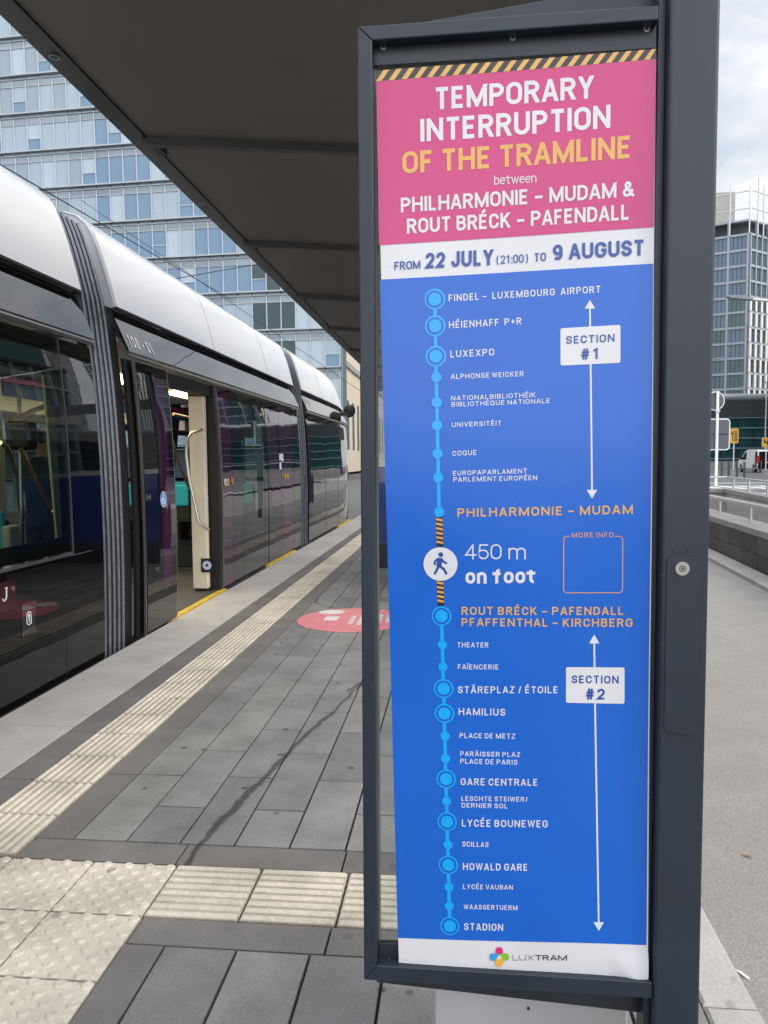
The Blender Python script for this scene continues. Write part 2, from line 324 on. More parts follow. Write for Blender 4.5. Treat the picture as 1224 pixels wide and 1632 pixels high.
# lettering: a plain sans drawn as stroked centre lines (inner box 0..1), clipped flush at cap height and baseline
def A_(cx, cy, rx, ry, a0, a1, n=10): return [(cx+rx*math.cos(math.radians(a0+(a1-a0)*k/n)), cy+ry*math.sin(math.radians(a0+(a1-a0)*k/n))) for k in range(n+1)]
_r = .30
_O = A_(.5, 1-_r, .5, _r, 0, 180)+A_(.5, _r, .5, _r, 180, 360)
_e = .55
XH = .735                                                # x height
def lo_(pts): return [(x, y*XH) for x, y in pts]
GL = {                                                   # glyph: (advance, [polylines], closed flags)
 'A': (.94, [[(-.06, -.15), (.5, 1.12), (1.06, -.15)], [(.2, .27), (.8, .27)]]), 'B': (.88, [[(0, 0), (0, 1), (.5, 1)]+A_(.5, .765, .44, .235, 90, -90)+[(0, .53)], [(.5, .53)]+A_(.5, .265, .5, .265, 90, -90)+[(0, 0)]]),
 'C': (.90, [[(1, .66)]+A_(.5, 1-_r, .5, _r, 0, 180)+A_(.5, _r, .5, _r, 180, 360)+[(1, .34)]]), 'D': (.90, [[(.4, 0), (0, 0), (0, 1), (.4, 1)]+A_(.4, .64, .6, .36, 90, 0)+A_(.4, .36, .6, .36, 0, -90)]),
 'E': (.80, [[(1.05, 1), (0, 1), (0, 0), (1.05, 0)], [(0, .51), (.92, .51)]]), 'F': (.78, [[(1.05, 1), (0, 1), (0, -.2)], [(0, .49), (.92, .49)]]),
 'G': (.94, [[(1, .70)]+A_(.5, 1-_r, .5, _r, 0, 180)+A_(.5, _r, .5, _r, 180, 360)+[(1, .47), (.55, .47)]]), 'H': (.97, [[(0, -.2), (0, 1.2)], [(1, -.2), (1, 1.2)], [(0, .52), (1, .52)]]),
 'I': (.0, [[(.5, -.2), (.5, 1.2)]]), 'J': (.78, [[(1, 1.2)]+A_(.5, _r, .5, _r, 360, 180)+[(0, .36)]]), 'K': (.92, [[(0, -.2), (0, 1.2)], [(1.06, 1.2), (.02, .36)], [(.34, .58), (1.1, -.2)]]),
 'L': (.76, [[(0, 1.2), (0, 0), (1.08, 0)]]), 'M': (1.18, [[(0, -.2), (0, 1.2)], [(1, -.2), (1, 1.2)], [(-.06, 1.15), (.5, .02), (1.06, 1.15)]]), 'N': (.97, [[(0, -.2), (0, 1.2)], [(1, -.2), (1, 1.2)], [(-.05, 1.08), (1.05, -.08)]]),
 'O': (.94, [_O+[_O[0]]]), 'Q': (.94, [_O+[_O[0]], [(.6, .26), (1.0, -.06)]]), 'P': (.88, [[(0, -.2), (0, 1), (.5, 1)]+A_(.5, .735, .5, .265, 90, -90)+[(0, .47)]]), 'R': (.91, [[(0, -.2), (0, 1), (.5, 1)]+A_(.5, .75, .46, .25, 90, -90)+[(0, .50)], [(.52, .50), (1.08, -.2)]]),
 'S': (.87, [[(1, .70)]+A_(.5, .75, .5, .25, 0, 180)+[(.06, .65), (.2, .57), (.8, .44), (.94, .36)]+A_(.5, .25, .5, .25, 0, -180)+[(0, .30)]]), 'T': (.88, [[(-.08, 1), (1.08, 1)], [(.5, 1), (.5, -.2)]]),
 'U': (.92, [[(0, 1.2)]+A_(.5, _r, .5, _r, 180, 360)+[(1, 1.2)]]), 'V': (.92, [[(-.06, 1.15), (.5, -.12), (1.06, 1.15)]]), 'W': (1.24, [[(-.04, 1.15), (.25, -.04), (.5, 1.02), (.75, -.04), (1.04, 1.15)]]),
 'X': (.92, [[(-.04, 1.15), (1.04, -.15)], [(-.04, -.15), (1.04, 1.15)]]), 'Y': (.90, [[(-.06, 1.15), (.5, .42), (1.06, 1.15)], [(.5, .42), (.5, -.2)]]), 'Z': (.86, [[(0, 1), (1, 1), (0, 0), (1.05, 0)]]),
 '0': (.84, [_O+[_O[0]]]), '1': (.74, [[(.0, .80), (.62, 1.0), (.62, -.2)]]), '2': (.82, [[(0, .70)]+A_(.5, .71, .5, .29, 180, 0)+[(.92, .55), (0, 0), (1.08, 0)]]),
 '4': (.86, [[(.72, -.2), (.72, 1.02), (-.02, .27), (1.1, .27)]]), '5': (.82, [[(1, 1), (.12, 1), (.05, .52), (.3, .61)]+A_(.5, .31, .5, .31, 90, -180)+[(0, .28)]]), '7': (.80, [[(-.05, 1), (1, 1), (.34, -.2)]]),
 '8': (.84, [A_(.5, .77, .43, .23, 270, -90, 18), A_(.5, .27, .5, .27, 90, 450, 18)]), '9': (.82, [A_(.5, .69, .5, .31, 0, 360, 20), [(1, .69), (1, .36)]+A_(.5, .29, .5, .29, 0, -140)]),
 '&': (1.0, [[(1.08, -.1), (.24, .68), (.2, .86), (.34, 1), (.54, 1), (.68, .86), (.62, .70), (.10, .40), (0, .22), (.12, .05), (.36, 0), (.62, .06), (.82, .26), (.90, .50)]]),
 '#': (.95, [[(.22, -.2), (.42, 1.2)], [(.60, -.2), (.80, 1.2)], [(-.06, .34), (1.0, .34)], [(.02, .68), (1.08, .68)]]), '-': (.80, [[(-.1, .40), (1.1, .40)]]), ':': (.0, [[(.5, -.2), (.5, .10)], [(.5, .56), (.5, .74)]]), '.': (.0, [[(.5, -.2), (.5, .08)]]),
 '(': (.66, [A_(1.3, .45, 1.2, .8, 128, 232)]), ')': (.66, [A_(-.3, .45, 1.2, .8, 52, -52)]), '/': (.56, [[(-.05, -.2), (1.05, 1.2)]]), '+': (.84, [[(0, .48), (1, .48)], [(.5, .12), (.5, .84)]]),
 'b': (.80, [[(0, -.2), (0, 1.2)], [(0, XH*.7)]+lo_(A_(.5, .66, .5, .34, 170, 0)+A_(.5, .34, .5, .34, 0, -170))]), 'e': (.78, [lo_([(0, .53), (1, .53)]+A_(.5, .66, .5, .34, 0, 180)+A_(.5, .34, .5, .34, 180, 330))]),
 't': (.74, [[(.40, .98), (.40, .2)]+A_(.85, .2, .45, .2, 180, 280), [(-.35, XH-.02), (1.15, XH-.02)]]), 'w': (1.08, [lo_([(-.04, 1.1), (.25, -.02), (.5, .98), (.75, -.02), (1.04, 1.1)])]),
 'n': (.80, [[(0, -.2), (0, XH+.03)], [(0, XH*.6)]+lo_(A_(.5, .62, .5, .38, 170, 0))+[(1, -.2)]]), 'o': (.82, [lo_(A_(.5, .62, .5, .38, 0, 180)+A_(.5, .38, .5, .38, 180, 360)+[(1, .62)])]),
 'f': (.76, [[(.36, -.2), (.36, .74)]+A_(.92, .74, .56, .26, 180, 95), [(-.35, XH-.04), (1.0, XH-.04)]]),
 'm': (1.25, [[(0, -.2), (0, XH+.03)], [(0, XH*.6)]+lo_(A_(.25, .68, .25, .32, 170, 0))+[(.5, -.2)], [(.5, XH*.6)]+lo_(A_(.75, .68, .25, .32, 170, 0))+[(1, -.2)]]),
}
ACC = {'É': ('E', 'a'), 'È': ('E', 'g'), 'Ä': ('A', 'd'), 'Ï': ('I', 'd')}
def ribbon(pts, hw):
    """quads along a polyline with mitred corners"""
    P_ = [Vector((p[0], p[1])) for p in pts]; Q_ = [P_[0]]
    for p in P_[1:]:
        if (p-Q_[-1]).length > 1e-5: Q_.append(p)
    n_ = len(Q_); cl = (Q_[0]-Q_[-1]).length < 1e-4 and n_ > 3; out = []
    for i in range(n_):
        d0 = (Q_[i]-Q_[i-1]).normalized() if i > 0 else ((Q_[0]-Q_[-2]).normalized() if cl else (Q_[1]-Q_[0]).normalized())
        d1 = (Q_[i+1]-Q_[i]).normalized() if i < n_-1 else ((Q_[1]-Q_[0]).normalized() if cl else d0)
        n0, n1 = Vector((-d0.y, d0.x)), Vector((-d1.y, d1.x)); m_ = n0+n1; m_ = m_.normalized() if m_.length > 1e-4 else n0
        k_ = min(1/max(.25, m_.dot(n0)), 3.2); out.append((Q_[i]+m_*hw*k_, Q_[i]-m_*hw*k_))
    return [[a[0], a[1], c[1], c[0]] for a, c in zip(out, out[1:])]
def clip_y(poly, y_, keep_above):
    r = []
    for i in range(len(poly)):
        p, q = poly[i-1], poly[i]; a = (p.y >= y_) == keep_above; c = (q.y >= y_) == keep_above
        if a != c: r.append(p+(q-p)*((y_-p.y)/(q.y-p.y)))
        if c: r.append(q)
    return r
def put_text(b, s, Lp, Rp, up, t=.17, space=0.0, m=0):
    """lettering from baseline point Lp to Rp, cap height = |up|; t = stroke weight as a share of cap height"""
    Lp, Rp, up = Vector(Lp), Vector(Rp), Vector(up); H_ = up.length; ux_ = (Rp-Lp).normalized(); uy_ = up.normalized(); nn_ = ux_.cross(uy_)
    sb_ = .10; adv = []; cur = 0
    def wid(c): 
        c = ACC[c][0] if c in ACC else c
        return max(GL[c][0]-2*sb_*.6, .0) if GL[c][0] else 0
    fixed = 0; flex = 0; items = []                        # flex scales with the fit, fixed (stroke weight) does not
    for c in s:
        if c == ' ': flex += .34; continue
        items.append((c, flex, fixed)); flex += wid(c); fixed += t if wid(c) == 0 else 0
        flex += 2*sb_*.6+space
    last = 2*sb_*.6+space; flex -= last
    sx = ((Rp-Lp).length/H_-fixed)/flex
    for ci_, (c, fx_, fi_) in enumerate(items):
        x0 = fx_*sx+fi_; w_ = wid(c)*sx if wid(c) else t; base = ACC[c][0] if c in ACC else c; k = 0
        strokes = [(st_, True) for st_ in GL[base][1]]
        if c in ACC:
            a_ = ACC[c][1]
            if a_ == 'a': strokes.append(([(.30, 1.20), (.85, 1.46)], False))
            elif a_ == 'g': strokes.append(([(.85, 1.20), (.30, 1.46)], False))
            else:
                o_ = .24 if wid(base) else .9
                strokes += [([(.5-o_, 1.20), (.5-o_, 1.38)], False), ([(.5+o_, 1.20), (.5+o_, 1.38)], False)]
        for st_, cl_ in strokes:
            pts = [(x0+t/2+px_*(w_-t) if w_ > t else x0+t/2+(px_-.5)*t, t/2+py_*(1-t)) for px_, py_ in st_]
            for q in ribbon(pts, t/2):
                if cl_ and c not in '()':
                    q = clip_y(q, 0, True); q = clip_y(q, 1, False) if q else q
                if len(q) >= 3: b.add([Lp+ux_*(p.x*H_)+uy_*(p.y*H_)+nn_*(3e-5*k) for p in q], [tuple(range(len(q)))], m)
            k += 1

# ------------------------------------------------------------------ ground, platform, path, road
def structure(b, name, mats, **k): return b.build(name, mats, kind='structure', **k)
structure(B().box(-400, .60, -60, 900, -1.2, -.34), 'ground', M['ballast'])
structure(B().box(-2.69, .60, -12, 60, -.335, -.022), 'platform', M['joint'])
G = .0035
edge = B(); y = -2.44
while y < 58: edge.slab(-2.70, -2.185-G, y+.006, y+1.07-.006, 0, .12, .003); y += 1.07
structure(edge, 'platform_edge', M['slab'])
band = B()
y = -2.3
while y < 58:
    band.slab(-2.185+G, -2.015-G, y+.005, y+.62-.005, 0); y += .62
y = 2.755
while y < 58: band.slab(-1.70+G, -1.54-G, y+.005, y+.62-.005, -.001); y += .62
x = -1.69
while x < .6:
    x1 = min(x+.63, .66); band.slab(x+G, x1-G, 2.605+G, 2.755-G, -.001); x += .63
x = -1.04
while x < .6:
    x1 = min(x+.63, .66); band.slab(x+G, x1-G, 2.150+G, 2.285-G, -.001); x += .63
y = 2.150
while y > -2: band.slab(-1.045+G, -.912-G, y-.6+G, y-G, -.001); y -= .6
structure(band, 'platform_border_stones', M['dark_band'])
pave = B()
GP = .0046
for k in range(11):
    x0 = -1.54+.2205*k; x1 = min(x0+.2205, .665)
    y = 2.755-(.315 if k % 2 else 0)-(.02*random.random())
    while y < 58:
        a = max(y, 2.758); pave.slab(x0+GP, x1-GP, a+.0055, y+.63-.0055, random.uniform(-.0012, .0008)); y += .63
for k in range(8):
    x0 = -.912+.2295*k; x1 = min(x0+.2295, .665)
    if x1-x0 < .05: continue
    y = 2.150
    off = .31 if k % 2 else 0
    first = True
    while y > -2.5:
        ln = .63-(off if first else 0)+(.25 if first else 0); first = False
        pave.slab(x0+GP, x1-GP, y-ln+.0055, y-.0055, random.uniform(-.0012, .0008)); y -= ln
structure(pave, 'platform_pavers', M['paver'])
tac = B()
def rib_tile(x0, x1, y0, y1, along):  # grooves hold dirt, bars stay clean
    """ribbed guidance tile: slab with raised bars"""
    tac.slab(x0+G, x1-G, y0+.005, y1-.005, 0, .03, .002, 1)
    nrib = 8
    for i in range(nrib):
        if along == 'y':
            p = (x1-x0)/nrib; a = x0+p*(i+.22); c = x0+p*(i+.78); e = .006
            vs = [(a, y0+.008, .0005), (c, y0+.008, .0005), (c, y1-.008, .0005), (a, y1-.008, .0005), (a+e, y0+.012, .0075), (c-e, y0+.012, .0075), (c-e, y1-.012, .0075), (a+e, y1-.012, .0065)]
        else:
            p = (y1-y0)/nrib; a = y0+p*(i+.22); c = y0+p*(i+.78); e = .006
            vs = [(x0+.008, a, .0005), (x1-.008, a, .0005), (x1-.008, c, .0005), (x0+.008, c, .0005), (x0+.012, a+e, .0075), (x1-.012, a+e, .0075), (x1-.012, c-e, .0075), (x0+.012, c-e, .0065)]
        tac.add(vs, [(4, 5, 6, 7), (0, 1, 5, 4), (1, 2, 6, 5), (2, 3, 7, 6), (3, 0, 4, 7)])
y = 2.625
while y < 58: rib_tile(-2.012, -1.703, y, y+.3145, 'y'); y += .3145
x = -1.045
while x < .6:
    rib_tile(x, min(x+.3235, .66), 2.287, 2.603, 'x'); x += .3235
def dot_tile(x0, y0, s_, sy_):
    tac.slab(x0+.0035, x0+s_-.0035, y0+.005, y0+sy_-.005, 0, .03, .002)
    nd = 8
    for i in range(nd):
        for j in range(nd):
            if True:
                cx_ = x0+s_*(i+.5)/nd; cy_ = y0+sy_*(j+.5)/nd
                q = (i+j) % 2
                if q: continue
                n_ = 14; o = [(cx_+.0195*math.cos(2*math.pi*k/n_), cy_+.0195*math.sin(2*math.pi*k/n_), .0003) for k in range(n_)]
                t_ = [(cx_+.0135*math.cos(2*math.pi*k/n_), cy_+.0135*math.sin(2*math.pi*k/n_), .0058) for k in range(n_)]
                tac.add(o+t_, [tuple(range(n_, 2*n_))]+[(k, (k+1) % n_, (k+1) % n_+n_, k+n_) for k in range(n_)])
for i in range(3):
    for j in range(8):
        dot_tile(-1.045-.3235*(i+1), 2.287-.3135*j, .3235, .3135)
structure(tac, 'tactile_paving', [M['tactile'], M['tactile_dirty']])
ks = B(); y = -1.97
while y < 58: ks.slab(.668, .812, y+G, y+1.0-G, .0, .14, .008); y += 1.0
structure(ks, 'platform_kerb', M['kerbst'])
# path beside the platform and the road beyond the ramp
def wall_x(Y): return 3.82+(Y-9.449)*.0835           # near ramp wall, path side (base)
def far_x(Y): return 8.39+(Y-24.5)*.142               # far ramp wall
pth = B(); pth.add([(.812, -14, -.012), (wall_x(-14)-.30, -14, -.012), (wall_x(60)-.30, 60, -.012), (.812, 60, -.012), (.812, -14, -.4), (wall_x(-14)-.3, -14, -.4), (wall_x(60)-.3, 60, -.4), (.812, 60, -.4)],
                   [(0, 1, 2, 3), (0, 4, 5, 1), (1, 5, 6, 2), (2, 6, 7, 3), (3, 7, 4, 0)])
structure(pth, 'path', M['tarmac'])
kb = B(); y = -10
while y < 24:
    a, c = wall_x(y), wall_x(y+1.2)
    kb.prism([(a-.30, y+.004, -.3), (a-.02, y+.004, -.3), (c-.02, y+1.196, -.3), (c-.30, y+1.196, -.3)], (0, 0, .335)); y += 1.2
structure(kb, 'kerb', M['kerbst'])
rd = B(); rz = .16
rd.add([(far_x(-30)+.3, -30, rz), (260, -30, rz), (260, 700, rz), (-1, 700, rz), (wall_x(24.8), 60.01, rz), (wall_x(24.8), 24.8, rz), (far_x(24.8)+.3, 24.8, rz)], [(0, 1, 2, 3, 4, 5, 6)])
structure(rd, 'road', M['road'])
structure(B().add([(wall_x(-20), -20, -2.6), (far_x(-20)+1, -20, -2.6), (far_x(25)+1, 26, -2.6), (wall_x(25), 26, -2.6)], [(0, 1, 2, 3)]), 'underpass_floor', M['tarmac'])
zb = B()
for k in range(5): zb.box(10.2+k*.9, 10.75+k*.9, 33, 37, rz-.05, rz+.006)
for k in range(9): zb.box(12+.02*k, 12.14+.02*k, 44+k*6, 47+k*6, rz-.05, rz+.006)
zb.box(8.9, 60, 28.6, 29.2, rz-.05, rz+.005); zb.box(10, 60, 40.5, 41.1, rz-.05, rz+.005)
structure(zb, 'road_markings', mat('road_white', (.66, .66, .65), .7, var=.15))

# ------------------------------------------------------------------ sign: display case on a post
SY = 1.385                                               # poster plane
def S(px, py, Y=SY): return on_y(px, py, Y)
t = thing('notice_case', 'tall anthracite notice case on a thick square post, holding the pink and blue poster', 'display case', (.37, 1.43, 0))
fy0, fy1 = 1.372, 1.432
tl, tr_, bl, br = S(570, 42, fy0), S(1050, 8, fy0), S(580, 1562, fy0), S(1040, 1592, fy0)
til, tir, bil, bir = S(593, 64, fy0), S(1050, 31, fy0), S(601, 1539, fy0), S(1040, 1566, fy0)
dn = Vector((0, fy1-fy0, 0))
fr = B(); fr.prism([tl, tr_, tir, til], dn); fr.prism([bl, bil, bir, br], dn); fr.prism([tl, til, bil, bl], dn)
fr.build('frame', M['ant'], t, bevel=.0022)
B().prism([S(590, 60, 1.412), S(1055, 28, 1.412), S(1045, 1570, 1.412), S(598, 1542, 1.412)], (0, .006, 0)).build('glass_pane', M['clear'], t)
hp = B().prism([S(595, 66, 1.396), S(1047, 33, 1.396), S(1047, 77, 1.396), S(595, 105, 1.396)], (0, .012, 0)).build('header_panel', M['ant_dark'], t, bevel=.0015)
fp = B().prism([S(603, 1503, 1.396), S(1040, 1520, 1.396), S(1040, 1566, 1.396), S(603, 1540, 1.396)], (0, .012, 0)).build('footer_panel', M['ant_dark'], t, bevel=.0015)
def screw(px, py, par, Y, r=.0058):
    c = S(px, py, Y); b = B(); b.disc(c, (1, 0, 0), (0, 0, 1), r, 18, 0, (0, -.003, 0)); b.disc(c+Vector((0, -.0034, 0)), (1, 0, 0), (0, 0, 1), r*.45, 6, 1)
    b.build('screw', [M['steel'], M['groove']], par)
for p in ((611, 76), (817, 61), (1030, 47)): screw(*p, hp, 1.396)
screw(620, 1531, fp, 1.396)
# inner edge strip of the left bar, its caught light put into the pale grey
B().prism([S(596, 112, 1.405), S(600, 112, 1.405), S(607, 1505, 1.405), S(603, 1505, 1.405)], (0, .004, 0)).build('lit_edge_strip', mat('lit_edge_grey', (.19, .19, .175), .5), t)
B().prism([S(600, 48, 1.434), S(870, 0, 1.434), S(1060, -34, 1.434), S(1060, 20, 1.434), S(600, 62, 1.434)], (0, .03, 0)).build('bracket', M['ant'], t, bevel=.002)
B().prism([S(600, 1550, 1.434), S(1050, 1570, 1.434), S(1050, 1618, 1.434), S(600, 1566, 1.434)], (0, .03, 0)).build('bracket', M['ant_dark'], t, bevel=.002)
px0, px1 = S(1055, 800, 1.366).x, S(1129, 800, 1.366).x
pa, pb = S(1055, 0, 1.366), S(1139, 0, 1.366)
po = B().box(px0, px1+.0035, 1.366, 1.50, -.01, 2.95)
# narrow recess strip between case and post
B().box(px0-.012, px0-.001, 1.392, 1.44, .40, 2.42).build('recess_strip', M['ant_dark'], t)
po.build('post', M['ant'], t, bevel=.006)
def rr(cx0, cx1, z0, z1, r, Y, n=6):
    out = []
    for (cx_, cz_, a0) in ((cx1-r, z1-r, 0), (cx0+r, z1-r, 90), (cx0+r, z0+r, 180), (cx1-r, z0+r, 270)):
        for k in range(n+1):
            a = math.radians(a0+90*k/n); out.append(Vector((cx_+r*math.cos(a), Y, cz_+r*math.sin(a))))
    return out
h0, h1 = S(1063, 886, 1.366), S(1110, 1169, 1.366)
B().prism(rr(h0.x-.0012, h1.x+.0012, h1.z-.0012, h0.z+.0012, .0125, 1.3652), (0, .001, 0)).build('hatch_gap', M['groove'], t)
ha = B().prism(rr(h0.x, h1.x, h1.z, h0.z, .0115, 1.3643), (0, .0008, 0)).build('hatch', M['ant'], t)
lc = S(1087, 906, 1.3643); lk = B(); lk.disc(lc, (1, 0, 0), (0, 0, 1), .0122, 32, 0, (0, -.003, 0)); lk.ring(lc+Vector((0, -.0034, 0)), (1, 0, 0), (0, 0, 1), .004, .0058, 24, 1)
lk.disc(lc+Vector((0, -.0036, 0)), (1, 0, 0), (0, 0, 1), .0025, 12, 1); lk.build('lock', [M['steel'], mat('lock_core', (.12, .11, .10), .35, .9)], ha)
for p in ((1076, 878), (1098, 878), (1057, 916), (1117, 916), (1057, 1027), (1115, 1027), (1055, 1139), (1113, 1136), (1070, 1172), (1100, 1172)):
    c = S(*p, 1.3655); b = B(); b.disc(c, (1, 0, 0), (0, 0, 1), .0036, 16, 0, (0, -.0008, 0)); b.build('rivet', M['ant'], t)

# ------------------------------------------------------------------ poster
def wob(x, z):
    return .0016*math.sin(7*z+2.2*x)+.0010*math.sin(13*x-3*z)
BR_ = S(1032, 1558)
def crump(x, z):
    d = math.hypot((x-(BR_.x-.028))/.05, (z-(BR_.z+.028))/.035); d2 = math.hypot((x-(BR_.x-.012))/.02, (z-(BR_.z+.006))/.02)
    return -.004*math.exp(-d*d*2)*(.5+.5*math.sin(130*x+90*z))*2.2-.006*math.exp(-d2*d2)-.0045*math.exp(-((z-BR_.z-.030-.10*(x-BR_.x))/.006)**2)*max(0, min(1, (x-BR_.x+.10)/.06))
pcols = {'pink': srgb(204, 54, 122), 'blue': srgb(4, 98, 204), 'paper': (.74, .74, .77), 'gold': srgb(228, 174, 84), 'cyan': srgb(0, 168, 245),
         'navy': srgb(42, 78, 158), 'black': (.02, .02, .022), 'orange': srgb(235, 165, 70), 'logopink': srgb(225, 40, 130), 'logoblue': srgb(50, 160, 225), 'logogreen': srgb(140, 190, 50), 'logoyel': srgb(240, 180, 60), 'blueinner': srgb(4, 90, 198)}
PM = {k: mat('print_'+k, tuple(c*.84 for c in v), .25, var=.05, scale=5, spec=.62, bump=.05, bscale=7, rvar=.07) for k, v in pcols.items()}
def quad_sheet(corners, off, nx, ny, wave=True):
    """sheet between four corner points (TL, TR, BR, BL) lying off metres in front of the paper"""
    TL, TR, BRc, BL = corners; b = B(); vs = []
    for j in range(ny+1):
        for i in range(nx+1):
            u, v = i/nx, j/ny; p = (TL*(1-u)+TR*u)*(1-v)+(BL*(1-u)+BRc*u)*v
            vs.append((p.x, p.y+wob(p.x, p.z)+crump(p.x, p.z)-off, p.z))
    b.add(vs, [(j*(nx+1)+i, (j+1)*(nx+1)+i, (j+1)*(nx+1)+i+1, j*(nx+1)+i+1) for j in range(ny) for i in range(nx)])
    return b
def lay(b, off):
    b.v = [(x, y+wob(x, z)+crump(x, z)-off, z) for x, y, z in b.v]; return b
LX = lambda y: 598+(y-113)*(635-598)/(1494-113)+1.2*math.sin(y/90)
RX = lambda y: 1045-(y-79)*(1045-1030)/(1505-79)+.6*math.sin(y/120)
poster = quad_sheet([S(LX(113), 113), S(RX(79), 79), S(1032, 1558), S(636, 1545)], 0, 24, 90).build('poster', PM['paper'], None, smooth=True)
tag(poster, 'long printed paper poster about a tramline interruption, pink at the top and blue below', 'poster')
def field(name, key, y0l, y0r, y1l, y1r, ny, off=.0006):
    return quad_sheet([S(LX(y0l), y0l), S(RX(y0r), y0r), S(RX(y1r), y1r), S(LX(y1l), y1l)], off, 24, ny).build(name, PM[key], poster, smooth=True)
field('pink_header', 'pink', 130, 95, 391, 362, 20)
field('blue_map_field', 'blue', 446, 420, 1494, 1505, 70)
hz = field('hazard_strip', 'black', 113, 79, 130, 95, 2)
hb = B(); nst = 22
for i in range(nst):
    u0 = (i+.05)/nst; u1 = (i+.50)/nst; sk = .42/nst
    top = lambda u: S(598+(1045-598)*u, 113+(79-113)*u); bot = lambda u: S(598+(1045-598)*u, 130+(95-130)*u)
    hb.add([top(min(1, u0+sk+.2/nst)), top(min(1, u1+sk+.2/nst)), bot(min(1, u1)), bot(u0)], [(0, 3, 2, 1)])
lay(hb, .0010).build('hazard_stripes', PM['gold'], hz)
def lettering(name, key, lines, par=None, off=.0011):
    for (s, lx, ly, rx, ry, cap, bold, sp) in lines:
        b = B(); Lp, Rp = S(lx, ly), S(rx, ry); up = S((lx+rx)/2, (ly+ry)/2-cap)-S((lx+rx)/2, (ly+ry)/2)
        put_text(b, s, Lp, Rp, up, bold*.93, sp); lay(b, off).build(name, PM[key], par or poster)
BD = .022
lettering('title_lettering', 'paper', [('TEMPORARY', 693, 175, 946, 156.5, 35.5, 0.2, 0.0), ('INTERRUPTION', 670, 226, 972.5, 204, 36.5, 0.2, 0.0), ('between', 787.5, 294, 855, 290, 14.5, 0.115, 0.0),
    ('PHILHARMONIE - MUDAM &', 639, 339, 1011, 313, 24, 0.19, 0.0), ('ROUT BRÉCK - PAFENDALL', 648.6, 372.5, 1003, 350, 24, 0.19, 0.0)])
lettering('yellow_title_lettering', 'gold', [('OF THE TRAMLINE', 641.5, 277, 1005.5, 252, 35.5, 0.2, 0.0)])
lettering('date_lettering', 'navy', [('FROM', 628.7, 430.5, 670, 428, 13, 0.18, 0.0), ('22 JULY', 678.5, 428, 786.5, 422, 25, 0.215, 0.0), ('(21:00)', 791, 420.5, 842, 418, 13.5, 0.15, 0.0),
    ('TO', 851.5, 417, 870.5, 415.6, 13.5, 0.18, 0.0), ('9 AUGUST', 881.3, 414.7, 1027, 406.6, 25, 0.215, 0.0)])
lettering('station_names', 'paper', [
    ('FINDEL -  LUXEMBOURG  AIRPORT', 715, 480.5, 957, 466.5, 11, 0.17, 0.13), ('HÉIENHAFF  P+R', 715.5, 523.4, 831, 517, 11, 0.17, 0.13), ('LUXEXPO', 717.8, 570, 787.5, 566.5, 11, 0.17, 0.13),
    ('ALPHONSE WEICKER', 718.8, 604.5, 834.4, 599.7, 8, 0.165, 0.13), ('NATIONALBIBLIOTHÉIK', 719, 638.6, 853.4, 633, 7.5, 0.165, 0.13), ('BIBLIOTHÈQUE NATIONALE', 719.7, 648.5, 876, 642.4, 7.5, 0.165, 0.13),
    ('UNIVERSITÉIT', 720, 680.8, 799, 678, 7.5, 0.165, 0.13), ('COQUE', 721, 726.7, 759.5, 724.8, 7.8, 0.165, 0.13), ('EUROPAPARLAMENT', 722, 758, 839.6, 754, 7.5, 0.165, 0.13), ('PARLEMENT EUROPÉEN', 722.6, 768, 855.7, 765, 7.5, 0.165, 0.13),
    ('THEATER', 728.7, 1031.8, 778.5, 1032, 8, 0.165, 0.13), ('FAÏENCERIE', 729.7, 1066.8, 794.6, 1067, 8, 0.165, 0.13), ('STÄREPLAZ / ÉTOILE', 730, 1104.7, 889, 1104.7, 11, 0.17, 0.13), ('HAMILIUS', 731, 1139.5, 805, 1140.5, 11, 0.17, 0.13),
    ('PLACE DE METZ', 732.5, 1176, 821, 1177, 8, 0.165, 0.13), ('PARÄISSER PLAZ', 733.5, 1204.6, 829, 1206, 7.6, 0.165, 0.13), ('PLACE DE PARIS', 733.5, 1216.5, 824.5, 1218.4, 7.8, 0.165, 0.13), ('GARE CENTRALE', 734.4, 1250.6, 856.7, 1252, 11, 0.17, 0.13),
    ('LESCHTE STEIWER/', 735.4, 1275.3, 840.6, 1277, 7.5, 0.165, 0.13), ('DERNIER SOL', 735.8, 1286, 808.8, 1287.6, 7.5, 0.165, 0.13), ('LYCÉE BOUNEWEG', 736, 1316, 872.8, 1318, 11.2, 0.17, 0.13), ('SCILLAS', 736.8, 1347.8, 778.5, 1348.7, 8, 0.165, 0.13),
    ('HOWALD GARE', 737.7, 1384.7, 840.6, 1386.6, 11, 0.17, 0.13), ('LYCÉE VAUBAN', 738, 1415, 817, 1416.5, 7.5, 0.165, 0.13), ('WAASSERTUERM', 739, 1447, 824.5, 1449, 7.5, 0.165, 0.13), ('STADION', 739.6, 1480.5, 801.7, 1482, 11.2, 0.17, 0.13)])
lettering('closed_stop_lettering', 'gold', [('PHILHARMONIE - MUDAM', 729, 824, 1008, 818.7, 14, 0.19, 0.13), ('ROUT BRÉCK - PAFENDALL', 735.8, 980, 993.6, 980, 13, 0.18, 0.13), ('PFAFFENTHAL - KIRCHBERG', 735.8, 998, 1008, 999, 13, 0.18, 0.13)])
lettering('walk_lettering', 'paper', [('450 m', 741.5, 891.5, 837.7, 891, 24, 0.1, 0.0), ('on foot', 742, 930.3, 853.8, 929, 23.5, 0.215, 0.0)])
lettering('more_info_lettering', 'orange', [('MORE INFO', 911, 856.6, 977, 856, 8, 0.13, 0.195)])
def ppoly(b, pts): b.add([S(*p) for p in pts], [tuple(range(len(pts)))[::-1]])
